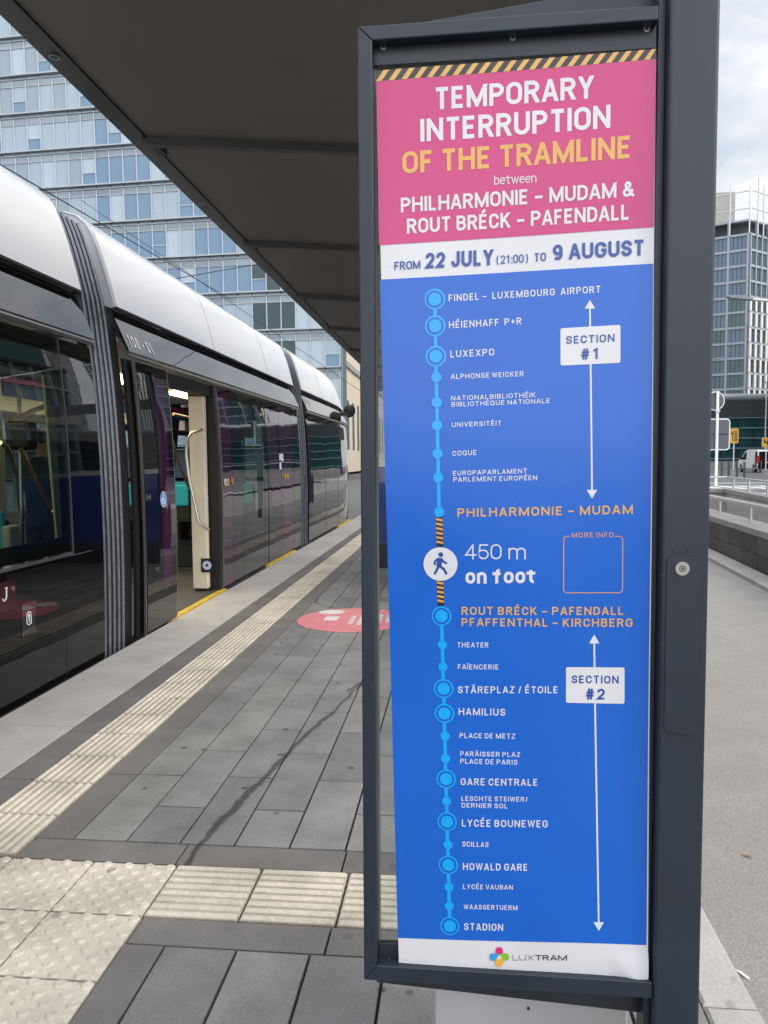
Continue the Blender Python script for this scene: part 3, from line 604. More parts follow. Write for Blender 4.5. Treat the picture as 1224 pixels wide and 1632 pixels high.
def pline(b, a, c, wpx):
    dx, dy = c[0]-a[0], c[1]-a[1]; ll = math.hypot(dx, dy); nx, ny = -dy/ll*wpx/2, dx/ll*wpx/2; n_ = max(1, int(ll/12))
    for k in range(n_):
        p = (a[0]+dx*k/n_, a[1]+dy*k/n_); q = (a[0]+dx*(k+1)/n_, a[1]+dy*(k+1)/n_)
        ppoly(b, [(p[0]+nx, p[1]+ny), (p[0]-nx, p[1]-ny), (q[0]-nx, q[1]-ny), (q[0]+nx, q[1]+ny)][::-1])
def parc(b, cx_, cy_, r, wpx, a0, a1, n=8):
    pts = [(cx_+r*math.cos(math.radians(a0+(a1-a0)*k/n)), cy_-r*math.sin(math.radians(a0+(a1-a0)*k/n))) for k in range(n+1)]
    for p, q in zip(pts, pts[1:]): pline(b, p, q, wpx)
big = [(693, 477), (693.6, 519.6), (694.6, 568), (703.6, 982), (707, 1097.6), (708.3, 1137), (711, 1241), (712.6, 1308.4), (714.5, 1377), (717, 1474)]
small = [(695.5, 601.6), (696, 641.4), (696.5, 678), (697.4, 723), (698.4, 761), (699.8, 816), (705, 1028), (706, 1062.6), (709.3, 1173), (710, 1208.4), (711.7, 1276), (714, 1345), (715.5, 1411.8), (716, 1442)]
pxm = (S(700, 800)-S(700, 900)).length/100
UX, UZ = (1, 0, 0), (0, 0, 1)
ln = B(); pline(ln, (693, 477), (699.8, 816), 5.5); pline(ln, (703.6, 982), (717, 1474), 5.5)
rl = lay(ln, .0009).build('route_line', PM['cyan'], poster)
def stop(p, r0, r1, r2):
    o_ = []
    mk = B()
    for r_, off, mi in ((r0, .0012, 0), (r1, .0015, 1), (r2, .0018, 0)):
        if r_:
            q = B().disc(S(*p), UX, UZ, r_*pxm, 36); q.f = [f[::-1] for f in q.f]; lay(q, off); mk.add(q.v, q.f, mi)
    mk.build('stop_marker', [PM['cyan'], PM['blueinner']], rl)
for p in big: stop(p, 16.2 if p[1] < 700 else 15.8, 13.2, 10)
for p in small: stop(p, 0, 0, 8 if p[1] < 900 else 7.4)
hzl = B(); pline(hzl, (700, 824), (701.3, 873), 10.5); pline(hzl, (701.5, 925), (703, 966), 10.5)
hl = lay(hzl, .0009).build('closed_section_line', PM['black'], poster)
hs = B()
for (a, c) in (((700, 824), (701.3, 873)), ((701.5, 925), (703, 966))):
    k = 0; yy = a[1]+1
    while yy < c[1]-5:
        x_ = a[0]+(c[0]-a[0])*(yy-a[1])/(c[1]-a[1]); ppoly(hs, [(x_-5.2, yy+.6), (x_+5.2, yy+2.6), (x_+5.2, yy+6), (x_-5.2, yy+4)]); yy += 7.2
lay(hs, .0012).build('closed_section_stripes', PM['orange'], hl)
wc = B().disc(S(702, 899), UX, UZ, 27*pxm, 48); wc.f = [f[::-1] for f in wc.f]
wko = lay(wc, .0014).build('walking_disc', PM['paper'], poster)
wk = B(); wk.disc(S(702.5, 884), UX, UZ, 4*pxm, 20); wk.f = [f[::-1] for f in wk.f]
pline(wk, (701, 889), (699.5, 903), 8.5); pline(wk, (699.5, 902), (692.5, 915), 4); pline(wk, (701, 902), (707, 907), 4.2); pline(wk, (707, 906), (712, 915.5), 4)
pline(wk, (699, 890), (693.5, 894), 3.6); pline(wk, (693.5, 893.5), (692.5, 900.5), 3.4); pline(wk, (703, 890.5), (707.5, 896), 3.6); pline(wk, (707.5, 895.6), (712.5, 898), 3.2)
lay(wk, .0017).build('walking_figure', PM['navy'], wko)
qf = B(); a0, a1, c0, c1 = 898, 992, 854.5, 944.5
pline(qf, (904, c0), (907, c0), 1.3); pline(qf, (980, c0), (986, c0), 1.3); pline(qf, (a0, 861), (a0, 938), 1.3); pline(qf, (a1, 861), (a1, 938), 1.3); pline(qf, (904, c1), (986, c1), 1.3)
parc(qf, 904, 860.5, 6, 1.3, 90, 180); parc(qf, 986, 860.5, 6, 1.3, 0, 90); parc(qf, 904, 938.5, 6, 1.3, 180, 270); parc(qf, 986, 938.5, 6, 1.3, 270, 360)
lay(qf, .0010).build('info_frame', PM['orange'], poster)
def arrow(x0, y0, x1, y1, wy):
    b = B(); pline(b, (x0, y0+12), (x1, y1-12), 2.8); ppoly(b, [(x0, y0), (x0-8.3, y0+14), (x0+8.3, y0+14)]); ppoly(b, [(x1, y1), (x1+8.3, y1-14), (x1-8.3, y1-14)])
    return lay(b, .0009).build('section_arrow', PM['paper'], poster)
arrow(940, 478, 943, 794.5, 0); arrow(947, 1011.4, 954, 1483, 0)
def plate(pts, l1, l2):
    b = B(); cxm = sum(p[0] for p in pts)/4; cym = sum(p[1] for p in pts)/4; out = []
    for i in range(4):
        p = Vector(pts[i]); a = Vector(pts[i-1]); c = Vector(pts[(i+1) % 4]); r = 3.5
        p1 = p+(a-p).normalized()*r; p2 = p+(c-p).normalized()*r
        for k in range(5):
            u = k/4; q = p1*(1-u)**2+p*2*u*(1-u)+p2*u*u; out.append((q.x, q.y))
    ppoly(b, out); o = lay(b, .0013).build('section_plate', PM['paper'], poster)
    lettering('section_lettering', 'navy', [l1, l2], o, .0017)
plate([(893, 523.4), (988.4, 518), (988.4, 578.4), (893, 583)], ('SECTION', 902, 548.5, 979, 544.9, 12.5, 0.19, 0.104), ('#1', 925, 573.5, 955, 572, 17.5, 0.2, 0.13))
plate([(902, 1063), (995.5, 1064), (995.5, 1122), (902, 1120)], ('SECTION', 911, 1088.6, 986, 1089.6, 12.5, 0.19, 0.104), ('#2', 933, 1114.7, 964, 1115.2, 17.5, 0.2, 0.13))
lg = B(); lcx, lcy = 795.5, 1523.6
def petal(b, dx, dy, m):
    pts = []
    for k in range(20):
        a = 2*math.pi*k/20; rx, ry = (6.0, 8.2) if dx == 0 else (8.2, 6.0)
        ex = 1 if True else 0
        pts.append((lcx+dx*7.5+rx*math.copysign(abs(math.cos(a))**.75, math.cos(a)), lcy+dy*7.5+ry*math.copysign(abs(math.sin(a))**.75, math.sin(a))))
    o = len(b.f); ppoly(b, pts); b.mi[-1] = m
for i, (dx, dy) in enumerate(((0, -1), (-1, 0), (1, 0), (0, 1))):
    q = B(); petal(q, dx, dy, 0); lay(q, .0010+.0002*i); lg.add(q.v, q.f, i)
q = B(); ppoly(q, [(lcx-3.5, lcy-1), (lcx+2, lcy-3.5), (lcx+3.8, lcy+2), (lcx-2, lcy+3.8)]); lay(q, .0019); lg.add(q.v, q.f, 4)
lg.build('operator_logo', [PM['logopink'], PM['logoblue'], PM['logogreen'], PM['logoyel'], PM['paper']], poster)
PM['dkgrey'] = mat('print_dkgrey', (.03, .03, .035), .35)
lettering('operator_lettering', 'dkgrey', [('LUX', 817, 1529.2, 851, 1529.5, 8.6, 0.09, 0.0), ('TRAM', 853, 1529.5, 903.6, 1530, 8.6, 0.18, 0.0)])

def scrap(name, px, py, label, cat, m_, pts):
    c = on_z(px, py, -.011); b = B(); o_ = [Vector((c.x+x_*.6, c.y+y_*.6, -.011+.003+z_*.6)) for x_, y_, z_ in pts]; b.prism(o_, (0, 0, .0012)); tag(b.build(name, m_), label, cat)
scrap('paper_scrap', 1183, 1556, 'small torn white paper scrap lying on the tarmac path near the kerb', 'litter', M['white'], [(-.022, .03, .004), (-.008, .02, .0), (.0, -.005, .003), (.02, -.03, .0), (.026, -.022, .004), (.01, .004, .006), (.004, .03, .0)])
scrap('dry_leaf', 1190, 1365, 'small dry brown leaf lying on the tarmac path', 'leaf', mat('dry_leaf', (.30, .17, .07), .8), [(-.03, .012, .002), (-.01, .012, .0), (.02, -.008, .004), (.03, -.02, .0), (.015, -.02, .003), (-.02, .0, .001)])

# small grey cabinet behind the sign
c0, c1 = on_y(693, 1600, 1.56), on_y(1001, 1620, 1.56)
cab = thing('grey_cabinet', 'low light grey metal cabinet standing on the paving behind the foot of the notice case', 'cabinet', ((c0.x+c1.x)/2, 1.7, 0))
B().box(c0.x, c1.x, 1.56, 1.90, .0, .60).build('body', mat('cabinet_grey', (.45, .45, .455), .55, var=.06), cab, bevel=.006)
B().box(c0.x-.01, c1.x+.01, 1.55, 1.91, .601, .625).build('lid', mat('cabinet_lid', (.40, .40, .41), .5), cab, bevel=.004)
kk = on_y(842, 1607, 1.559); B().disc(kk, UX, UZ, .003, 12, 0, (0, -.002, 0)).build('keyhole', M['groove'], cab)

# ------------------------------------------------------------------ canopy
can = thing('platform_canopy', 'long dark flat canopy roof with ribbed soffit over the tram platform', 'canopy', (-.1, 10, 0))
def cz(x): return 3.5-.085*(x+1.9)
Y0c, Y1c, CXR = 2.3, 30.0, -.55
CXH, YHD = .42, 4.56          # wider head end beside the sign
seams = [2.4, 4.6, 6.78, 8.98, 11.2, 13.4, 15.6, 17.8, 20, 22.2, 24.4, 26.6, 28.8]
sf = B(); ed = [Y0c]+seams+[Y1c]
for a, c in zip(ed, ed[1:]):
    CX_ = CXH if c < YHD+.1 else CXR
    sf.prism([(-1.90, a+.012, cz(-1.9)), (CX_, a+.012, cz(CX_)), (CX_, a+.012, cz(CX_)+.16), (-1.90, a+.012, cz(-1.9)+.16)], (0, c-a-.024, 0))
sf.build('soffit_panel', M['soffit'], can)
RIBM = mat('rib_metal', (.07, .066, .062), .6)
for s_ in seams:
  rb = B(); rb.prism([(-1.93, s_-.035, cz(-1.93)-.05), (CXR, s_-.035, cz(CXR)-.05), (CXR, s_-.035, cz(CXR)+.1), (-1.93, s_-.035, cz(-1.93)+.1)], (0, .05, 0)); rb.build('soffit_rib', RIBM, can)
fb = B(); fb.prism([(-2.03, Y0c, 3.5), (-1.902, Y0c, 3.488), (-1.902, Y0c, 3.72), (-2.03, Y0c, 3.72)], (0, Y1c-Y0c, 0))
for s_ in seams: fb.box(-1.90, -1.845, s_+.03, s_+.16, 3.455, 3.5)
fb.prism([(CXR+.002, Y0c, cz(CXR)-.02), (CXR+.08, Y0c, cz(CXR)-.02), (CXR+.08, Y0c, cz(CXR)+.2), (CXR+.002, Y0c, cz(CXR)+.2)], (0, Y1c-Y0c, 0))
fb.v[-8:] = [(x, max(y, YHD+.1), z) for x, y, z in fb.v[-8:]]
fb.box(CXH+.002, CXH+.08, Y0c, YHD, cz(CXH)-.02, cz(CXH)+.2)
fb.build('fascia', M['fascia'], can)
for yy in (3.63, 5.74, 7.85, 9.95, 12.05):
    b = B(); b.ring((-1.966, yy, 3.4855), (1, 0, 0), (0, 1, 0), .019, .026, 28, 0); b.disc((-1.966, yy, 3.487), (1, 0, 0), (0, 1, 0), .0195, 24, 1)
    b.f = [f[::-1] for f in b.f]; b.build('downlight', [M['galv'], M['lampglass']], can)
for yy in (4.95, 9.3):
    q = on_z(553, 237, 3.39) if yy < 5 else Vector((-.71, yy, 3.39)); z_ = cz(q.x)-.003
    b = B(); b.ring((q.x, q.y, z_-.004), (1, 0, 0), (0, 1, 0), .02, .034, 28, 0); b.disc((q.x, q.y, z_-.002), (1, 0, 0), (0, 1, 0), .021, 24, 1); b.box(q.x-.008, q.x+.008, q.y-.012, q.y+.012, z_-.008, z_-.005, 0)
    b.f = [f[::-1] for f in b.f]; b.build('downlight', [M['galv'], M['lampglass']], can)
for yy in (7.7, 12.2, 18.8, 25.4):
    B().box(-.44, -.32, yy, yy+.14, -.01, 3.55).build('column', M['ant'], can, bevel=.005)
    B().box(-1.6, -.32, yy+.02, yy+.12, 3.555, 3.66).build('crossbeam', M['ant'], can)

# ------------------------------------------------------------------ windbreak shelter behind the sign
sh = thing('glass_windbreak', 'glass windbreak with printed blue lower band standing on the platform behind the notice case', 'windbreak', (-.3, 10.3, 0))
M['bluefilm'] = gloss_mat('blue_film', srgb(30, 56, 128), .01, 1, .08)
M['frost'] = glass_mat('grey_glass', (.62, .68, .72), 0.0)
dk = M['ant_dark']
B().box(-1.10, .40, 10.30, 10.36, .35, 1.42).build('printed_band', M['bluefilm'], sh)
B().box(-1.10, .40, 10.30, 10.36, .0, .345).build('plinth', dk, sh)
B().box(-1.10, .40, 10.322, 10.338, 1.50, 2.45).build('glass_pane', M['frost'], sh)
B().box(-1.12, .42, 10.29, 10.37, 1.425, 1.495).build('cross_rail', M['galv'], sh)
B().box(-1.12, .42, 10.28, 10.38, 2.455, 2.62).build('top_rail', dk, sh)
nb_ = B(); put_text(nb_, 'N', (-.985, 10.2955, 1.0), (-.90, 10.2955, 1.0), (0, 0, .10), .2)
nb_.f = [f for f in nb_.f]; nb_.build('band_lettering', M['white'], sh)
B().box(.40, .46, 8.0, 10.38, .35, 1.42).build('printed_band', M['bluefilm'], sh)
B().box(.40, .46, 8.0, 10.38, .0, .345).build('plinth', dk, sh)
B().box(.41, .45, 8.0, 10.28, 1.43, 2.05).build('dark_pane', M['gblack'], sh)

# floor sticker
st = thing('floor_sticker', 'round pink sticker with white lettering stuck on the grey platform pavers', 'floor sticker', (-.99, 6.92, 0))
M['stick'] = mat('sticker_pink', (.66, .22, .24), .45, var=.14, scale=7)
B().disc((-.99, 6.92, .0015), (1, 0, 0), (0, 1, 0), .53, 64, 0, (0, 0, .0015)).build('disc', M['stick'], st)
sb = B(); zz = .0042
for k, (a, c) in enumerate(((-.2, .12), (-.24, .2), (-.22, .05), (-.26, .22), (-.1, .2))):
    x_ = -1.02+.085*k; yy = 6.92+a
    while yy < 6.92+c: ww = random.uniform(.025, .06); sb.add([(x_, yy, zz), (x_+.045, yy, zz), (x_+.045, yy+ww, zz), (x_, yy+ww, zz)], [(0, 1, 2, 3)]); yy += ww+.02
sb.box(-1.27, -1.14, 6.86, 7.04, .003, zz); 
sb.disc((-1.25, 7.24, zz), (1, 0, 0), (0, .8, 0), .13, 24)
sb.build('printing', mat('sticker_white', (.72, .66, .66), .5, var=.15, scale=20), st)

# ------------------------------------------------------------------ tram
PZ = [-.30, -.05, .30, .60, .90, 1.20, 1.55, 1.90, 2.20, 2.43, 2.62, 2.79, 2.95, 3.14, 3.30, 3.42, 3.50, 3.56, 3.60, 3.62]
PX = [-2.765, -2.752, -2.74, -2.733, -2.730, -2.732, -2.738, -2.752, -2.772, -2.795, -2.812, -2.832, -2.868, -2.918, -2.968, -3.015, -3.065, -3.14, -3.26, -3.42]
def px_at(z):
    if z <= PZ[0]: return PX[0]
    for i in range(len(PZ)-1):
        if z <= PZ[i+1]:
            u = (z-PZ[i])/(PZ[i+1]-PZ[i]); return PX[i]+(PX[i+1]-PX[i])*u
    return PX[-1]
TC = -4.05                                                # tram centre line
def shell(y_, z_, out=0.0):
    """point on the tram's side; the leading car narrows and drops to a rounded nose"""
    X = px_at(z_)+out; Z = z_
    if y_ > 16.6:
        t_ = (y_-16.6)/4.1; X = X-.62*max(0, t_)**4
        if z_ > 2.3: Z = z_-(z_-2.3)*.66*t_**2.6
    return (X, y_, Z)
def panel(b, y0, y1, z0, z1, out=0.0, th=.02, m=0, ny=None):
    zs = sorted({z0, z1} | {z for z in PZ if z0 < z < z1}); ny = ny or (max(1, int((y1-y0)/.3)) if y1 > 16.6 else 1)
    ys = [y0+(y1-y0)*k/ny for k in range(ny+1)]; o = len(b.v); nz_ = len(zs)
    for k_ in (0, 1):
        for yy in ys:
            for z_ in zs: b.v.append(shell(yy, z_, out-th*k_))
    idx = lambda k_, j, i: o+k_*len(ys)*nz_+j*nz_+i
    for j in range(len(ys)-1):
        for i in range(nz_-1):
            b.f.append((idx(0, j, i), idx(0, j+1, i), idx(0, j+1, i+1), idx(0, j, i+1))); b.f.append((idx(1, j, i), idx(1, j, i+1), idx(1, j+1, i+1), idx(1, j+1, i))); b.mi += [m, m]
    for j in range(len(ys)-1):
        for i in (0, nz_-1): b.f.append((idx(0, j, i), idx(1, j, i), idx(1, j+1, i), idx(0, j+1, i))); b.mi.append(m)
    for i in range(nz_-1):
        for j in (0, len(ys)-1): b.f.append((idx(0, j, i), idx(0, j, i+1), idx(1, j, i+1), idx(1, j, i))); b.mi.append(m)
    return b
tram = thing('tram', 'long black and white articulated tram with one open door standing at the platform edge', 'tram', (TC, 8, -.3))
def P(y0, y1, z0, z1, name, m, par=None, out=0.0, th=.02, ny=None, label=None):
    return panel(B(), y0, y1, z0, z1, out, th, 0, ny).build(name, M[m] if isinstance(m, str) else m, par or tram, smooth=True, label=label)
g_ = .004
cars = [(-4.0, 5.50), (6.10, 12.82), (13.55, 20.7)]
def split_smooth(o):
    md = o.modifiers.new('split', 'EDGE_SPLIT'); md.split_angle = math.radians(35)
for ci, (a, c) in enumerate(cars):
    ny = 1 if ci < 2 else 26
    # roof shroud: side sheet, flat top, end caps
    rf = B(); panel(rf, a, c, 2.805, 3.62, 0, .03, 0, ny)
    ys = [a+(c-a)*k/ny for k in range(ny+1)]
    o = len(rf.v)
    for yy in ys:
        p = shell(yy, 3.62); rf.v += [p, (2*TC-p[0], yy, p[2])]
    for k in range(ny): rf.f.append((o+2*k, o+2*k+2, o+2*k+3, o+2*k+1)); rf.mi.append(0)
    o = len(rf.v); zs = [z for z in PZ if z > 2.8]+[2.805]; zs.sort()
    for yy in ys:
        for z_ in zs: p = shell(yy, z_); rf.v.append((2*TC-p[0], p[1], p[2]))
    for k in range(ny):
        for i in range(len(zs)-1): rf.f.append((o+k*len(zs)+i, o+k*len(zs)+i+1, o+(k+1)*len(zs)+i+1, o+(k+1)*len(zs)+i)); rf.mi.append(0)
    ro = rf.build('roof', M['twhite'], tram, smooth=True); split_smooth(ro)
    for j_ in ((2.0, 4.2) if ci == 0 else (8.62, 11.1) if ci == 1 else (15.6,)):
        P(j_-.004, j_+.004, 2.81, 3.61, 'roof_seam', 'groove', ro, .0012, .004)
    for yy in (a, c):
        if ci == 2 and yy == c: continue
        zs = [2.80, 2.95, 3.14, 3.30, 3.42, 3.50, 3.56, 3.60, 3.62]
        pts = [shell(yy, z_, -.03) for z_ in zs]; pts = pts+[(2*TC-p[0], p[1], p[2]) for p in pts[::-1]]
        d_ = .012 if yy == a else -.012
        B().prism([(p[0], p[1]+d_, p[2]) for p in pts], (0, d_*2, 0)).build('roof_end_cap', M['tend'], tram)
    P(a, c, 2.785, 2.803, 'groove_line', 'groove', None, -.004, .02, ny)
    bnd = panel(B(), a, c, 2.435, 2.783, 0, .02, 0, ny); bnd.v = [(x+.055-(z-2.435)*.34, y, z) for x, y, z in bnd.v]; bnd.build('upper_band', M['gblack'], tram, smooth=True)
    rt = B()
    ys = [a+.01+(c-a-.02)*k/max(ny, 2) for k in range(max(ny, 2)+1)]
    rt.tube([tuple(Vector(shell(yy, 2.41, .030))) for yy in ys], .018 if ci else .024, 8); rt.build('trim_rail', M['silver'], tram, smooth=True)
    P(a, c, -.30, -.02, 'skirt', 'gskirt', None, -.015, .02, ny)
    # far side, floor, ceiling
    fs = B(); fx = -5.36
    cc = min(c, 18.5)
    fs.box(fx-.02, fx, a, cc, -.3, .92); fs.box(fx-.02, fx, a, cc, 2.02, 2.8)
    nw_ = max(2, int((cc-a)/1.7)); ww = (cc-a)/nw_
    for k in range(nw_+1):
        yy = a+ww*k; fs.box(fx-.02, fx, max(a, yy-.07), min(cc, yy+.07), .92, 2.02)
    fs.build('far_side_wall', M['lining'], tram)
    for k in range(nw_): B().box(fx-.012, fx-.006, a+ww*k+.07, a+ww*(k+1)-.07, .92, 2.02).build('far_window', glass_mat('far_glass', (.70, .76, .76), 0.0) if 'fg' not in M else M['fg'], tram)
    fl = B().box(-5.34, -2.78, a, cc, -.10, .02); fl.build('floor', M['tfloor'], tram)
    B().box(-5.34, -2.86, a, cc, 2.52, 2.56).build('ceiling', M['ceil'], tram)
    B().box(-5.33, -5.10, a+.1, cc-.1, 2.10, 2.48).build('cove_panel', M['cream'], tram)
# car 1 side
P(-4.0, 5.50, -.015, .845, 'lower_side', 'glow_body')
P(5.055, 5.50, .85, 2.375, 'dark_side_panel', 'gblack')
P(1.2, 5.03, .88, 2.375, 'window', 'tglass', None, 0, .008)
P(-4.0, 1.19, .85, 2.375, 'dark_side_panel', 'gblack')
wf = B(); panel(wf, 1.2, 5.05, .848, .866, .004, .02); panel(wf, 5.035, 5.05, .866, 2.375, .004, .02); wf.build('window_frame', mat('window_gasket', (.06, .06, .075), .3), tram)
# black printed border inside the glass
bd = B(); panel(bd, 4.93, 5.03, .88, 2.10, -.014, .004); panel(bd, 1.2, 4.93, .88, .99, -.014, .004); panel(bd, 1.2, 5.03, 2.10, 2.375, -.014, .004); bd.build('glass_border', M['groove'], tram)
P(3.6, 4.60, .03, .30, 'lower_hatch', 'glow_body', None, .003, .006); 
seam = B(); panel(seam, 4.93, 4.937, -.01, .34, .0015, .004); panel(seam, 1.0, 4.937, .335, .341, .0015, .004); seam.build('hatch_seam', M['groove'], tram)
ps = B(); panel(ps, 3.85, 4.335, .61, .79, .004, .006); cp = ps.build('coupling_flap', mat('maroon_flap', (.035, .008, .012), .15), tram)
b = B(); c_ = Vector(shell(4.30, .735, .006)); b.disc(c_, (0, 1, 0), (0, 0, 1), .016, 20, 0, (.004, 0, 0)); b.build('bolt', M['steel'], cp)
b = B(); X_ = shell(4.2, .7, .006)[0]
b.tube([(X_, 4.235, .75), (X_, 4.235, .70), (X_, 4.225, .68), (X_, 4.205, .675), (X_, 4.195, .69)], .004, 6); b.tube([(X_, 4.225, .75), (X_, 4.245, .75)], .004, 6); b.build('hook_symbol', M['white'], cp)
ps = B(); panel(ps, 4.39, 4.545, .41, .62, .003, .005); kp = ps.build('symbol_plate', M['gblack'], tram)
b = B()
for (yy, z_) in ((4.40, .42), (4.535, .42), (4.40, .61), (4.535, .61)): b.disc(shell(yy, z_, .004), (0, 1, 0), (0, 0, 1), .005, 12, 0, (.002, 0, 0))
b.build('plate_screws', M['steel'], kp)
X_ = shell(4.47, .515, .004)[0]; b = B()
loop = [(X_, 4.468+.024*math.copysign(abs(math.cos(a_))**.5, math.cos(a_)), .515+.04*math.copysign(abs(math.sin(a_))**.5, math.sin(a_))) for a_ in [2*math.pi*k/24 for k in range(25)]]
b.tube(loop, .003, 6); b.disc((X_+.001, 4.468, .53), (0, 1, 0), (0, 0, 1.4), .011, 16); b.box(X_, X_+.002, 4.464, 4.472, .49, .52); b.build('key_symbol', M['white'], kp)
# car 2 side
yd0, yd1 = 6.87, 8.36
P(6.10, 6.37, -.015, 2.375, 'door_pillar', 'groove', None, -.005, .03)
def strip_silver(yy, z0=.0, z1=2.38, w_=.012, out=.004): P(yy-w_/2, yy+w_/2, z0, z1, 'edge_trim', 'silver', None, out, .02)
lf = P(6.19, 6.87, .02, 2.36, 'door', 'gblack', None, .055, .045, label='open sliding tram door pushed outward, with wheelchair sticker')
P(6.54, 6.74, .35, 2.30, 'purple_pane', 'gpurple', lf, .0565, .003)
strip_silver(6.175, .0, 2.38, .014, .05); strip_silver(6.872, .02, 2.36, .012, .056)
c_ = Vector(shell(6.57, 1.165, .059)); b = B(); b.disc(c_, (0, 1, 0), (0, 0, 1), .072, 36, 1); b.disc(c_+Vector((.001, 0, 0)), (0, 1, 0), (0, 0, 1), .066, 36, 0)
X_ = c_.x+.003; wl = [((0, .042), None)]
b.disc((X_, c_.y-.004, c_.z+.038), (0, 1, 0), (0, 0, 1), .010, 14, 1)
b.tube([(X_, c_.y-.004, c_.z+.026), (X_, c_.y-.002, c_.z-.004), (X_, c_.y+.022, c_.z-.006), (X_, c_.y+.03, c_.z-.03), (X_, c_.y+.04, c_.z-.03)], .004, 6, 1)
b.tube([(X_, c_.y-.014+.026*math.cos(a_), c_.z-.014+.026*math.sin(a_)) for a_ in [math.radians(110+230*k/14) for k in range(15)]], .0035, 6, 1)
b.build('wheelchair_sticker', [M['stickblue'], M['white']], lf)
c_ = Vector(shell(6.40, .55, .056)); b = B(); b.disc(c_, (0, 1, 0), (0, 0, 1), .022, 20, 0, (.01, 0, 0)); b.disc(c_+Vector((.0105, 0, 0)), (0, 1, 0), (0, 0, 1), .012, 14, 1); b.build('door_button', [M['steel'], M['groove']], lf)
P(6.88, 8.36, 2.25, 2.375, 'door_header', 'groove', None, -.03, .12)
P(8.37, 8.46, -.015, 2.375, 'door_pillar', 'groove', None, -.01, .30)
strip_silver(8.475)
pc = B().box(-3.035, -2.86, 8.25, 8.34, .05, 2.245); dl = pc.build('door_edge_post', M['cream'], tram, bevel=.01)
b = B(); c_ = on_y(330, 901, 8.245); b.box(max(c_.x-.07, -3.034), c_.x+.065, 8.243, 8.248, c_.z-.08, c_.z+.08, 0); b.disc((c_.x, 8.241, c_.z), (1, 0, 0), (0, 0, 1), .052, 28, 1, (0, -.001, 0)); b.disc((c_.x, 8.239, c_.z), (1, 0, 0), (0, 0, 1), .016, 16, 0)
b.build('door_sticker', [M['groove'], mat('pale_blue', (.45, .52, .75), .4)], dl)
b = B(); pts = [on_y(*p, 8.18) for p in ((323, 684), (305, 690), (298, 702), (297, 725), (301, 760), (312, 810), (317, 832), (334, 845))]
b.tube(pts, .017, 8); b.build('door_handrail', mat('warm_steel', (.62, .56, .48), .28, .95), tram, smooth=True)
sl = B(); sl.box(-2.86, -2.715, 6.80, 8.50, -.035, .012); sl.box(-2.80, -2.795, 6.80, 8.5, .0125, .016); sl.build('door_sill', M['yellow'], tram, bevel=.004)
# fixed glazing and closed double door
P(8.49, 8.87, .02, 2.375, 'purple_side_panel', 'gpurple')
P(8.88, 9.32, .02, 2.375, 'side_panel', 'gblack')
P(9.33, 10.40, .85, 2.375, 'window', 'tglass', None, 0, .008); P(9.33, 10.40, .02, .845, 'lower_side', 'gblack')
P(10.41, 10.58, .02, 2.375, 'side_panel', 'gblack')
d1 = P(10.60, 11.40, .04, 2.355, 'door', 'gblack', None, .004, .03, label='closed tram door leaf nearer the open doorway')
d2 = P(11.41, 12.22, .04, 2.355, 'door', 'gpurple', None, .004, .03, label='closed purple tinted tram door leaf beside the second bellows')
P(10.72, 11.2, .9, 2.25, 'purple_pane', 'gpurple', d1, .0065, .003)
for yy in (10.59, 11.405, 12.23): P(yy-.006, yy+.006, .02, 2.375, 'door_gap', 'groove', None, .0045, .02)
P(12.24, 12.80, .02, 2.375, 'side_panel', 'gblack')
sl = B(); sl.box(-2.84, -2.712, 10.5, 12.3, -.035, .010); sl.build('door_sill', M['yellow'], tram, bevel=.004)
def button(yy, z_, m_, par):
    c_ = Vector(shell(yy, z_, .006)); b = B(); b.disc(c_, (0, 1, 0), (0, 0, 1), .042, 24, 0, (.012, 0, 0)); b.disc(c_+Vector((.0125, 0, 0)), (0, 1, 0), (0, 0, 1), .026, 20, 1); b.build('button', [m_, M['silver']], par)
myb = mat('button_yellow', (.75, .45, .05), .3); mrb = mat('button_red', (.60, .12, .10), .3); mwb = mat('button_white', (.7, .7, .7), .3)
button(8.56, 1.26, mwb, tram); button(8.66, 1.26, myb, tram); button(8.82, 1.27, mrb, tram); button(11.62, 1.26, myb, d2); button(11.80, 1.26, myb, d2)
b = B(); panel(b, 11.30, 11.40, 1.52, 1.62, .0062, .002); panel(b, 11.30, 11.40, 1.38, 1.49, .0062, .002); panel(b, 11.42, 11.55, 1.50, 1.62, .0062, .002); b.build('door_notices', M['white'], d1)
# car 3 side
P(13.55, 13.75, .02, 2.375, 'side_panel', 'gblack', None, 0, .02, 2)
P(13.76, 16.9, .85, 2.375, 'window', 'gblack', None, 0, .02, 12); P(13.76, 16.9, .02, .845, 'lower_side', 'gblack', None, 0, .02, 12)
P(16.92, 18.4, .02, 2.375, 'cab_door', 'gblack', None, .002, .02, 10); P(18.42, 20.7, .02, 2.375, 'cab_side', 'gblack', None, 0, .02, 14)
for yy in (15.3, 16.91, 18.41): P(yy-.007, yy+.007, .02, 2.375, 'panel_gap', 'groove', None, .002, .01, 1)
b = B(); panel(b, 14.3, 16.8, .36, .367, .002, .008, 0, 10); panel(b, 14.3, 14.31, .05, .36, .002, .008, 0, 1); b.build('hatch_seam', M['silver'], tram)
sl = B(); sl.box(-2.90, -2.712, 16.95, 18.8, -.035, .010); sl.build('door_sill', M['yellow'], tram, bevel=.004)
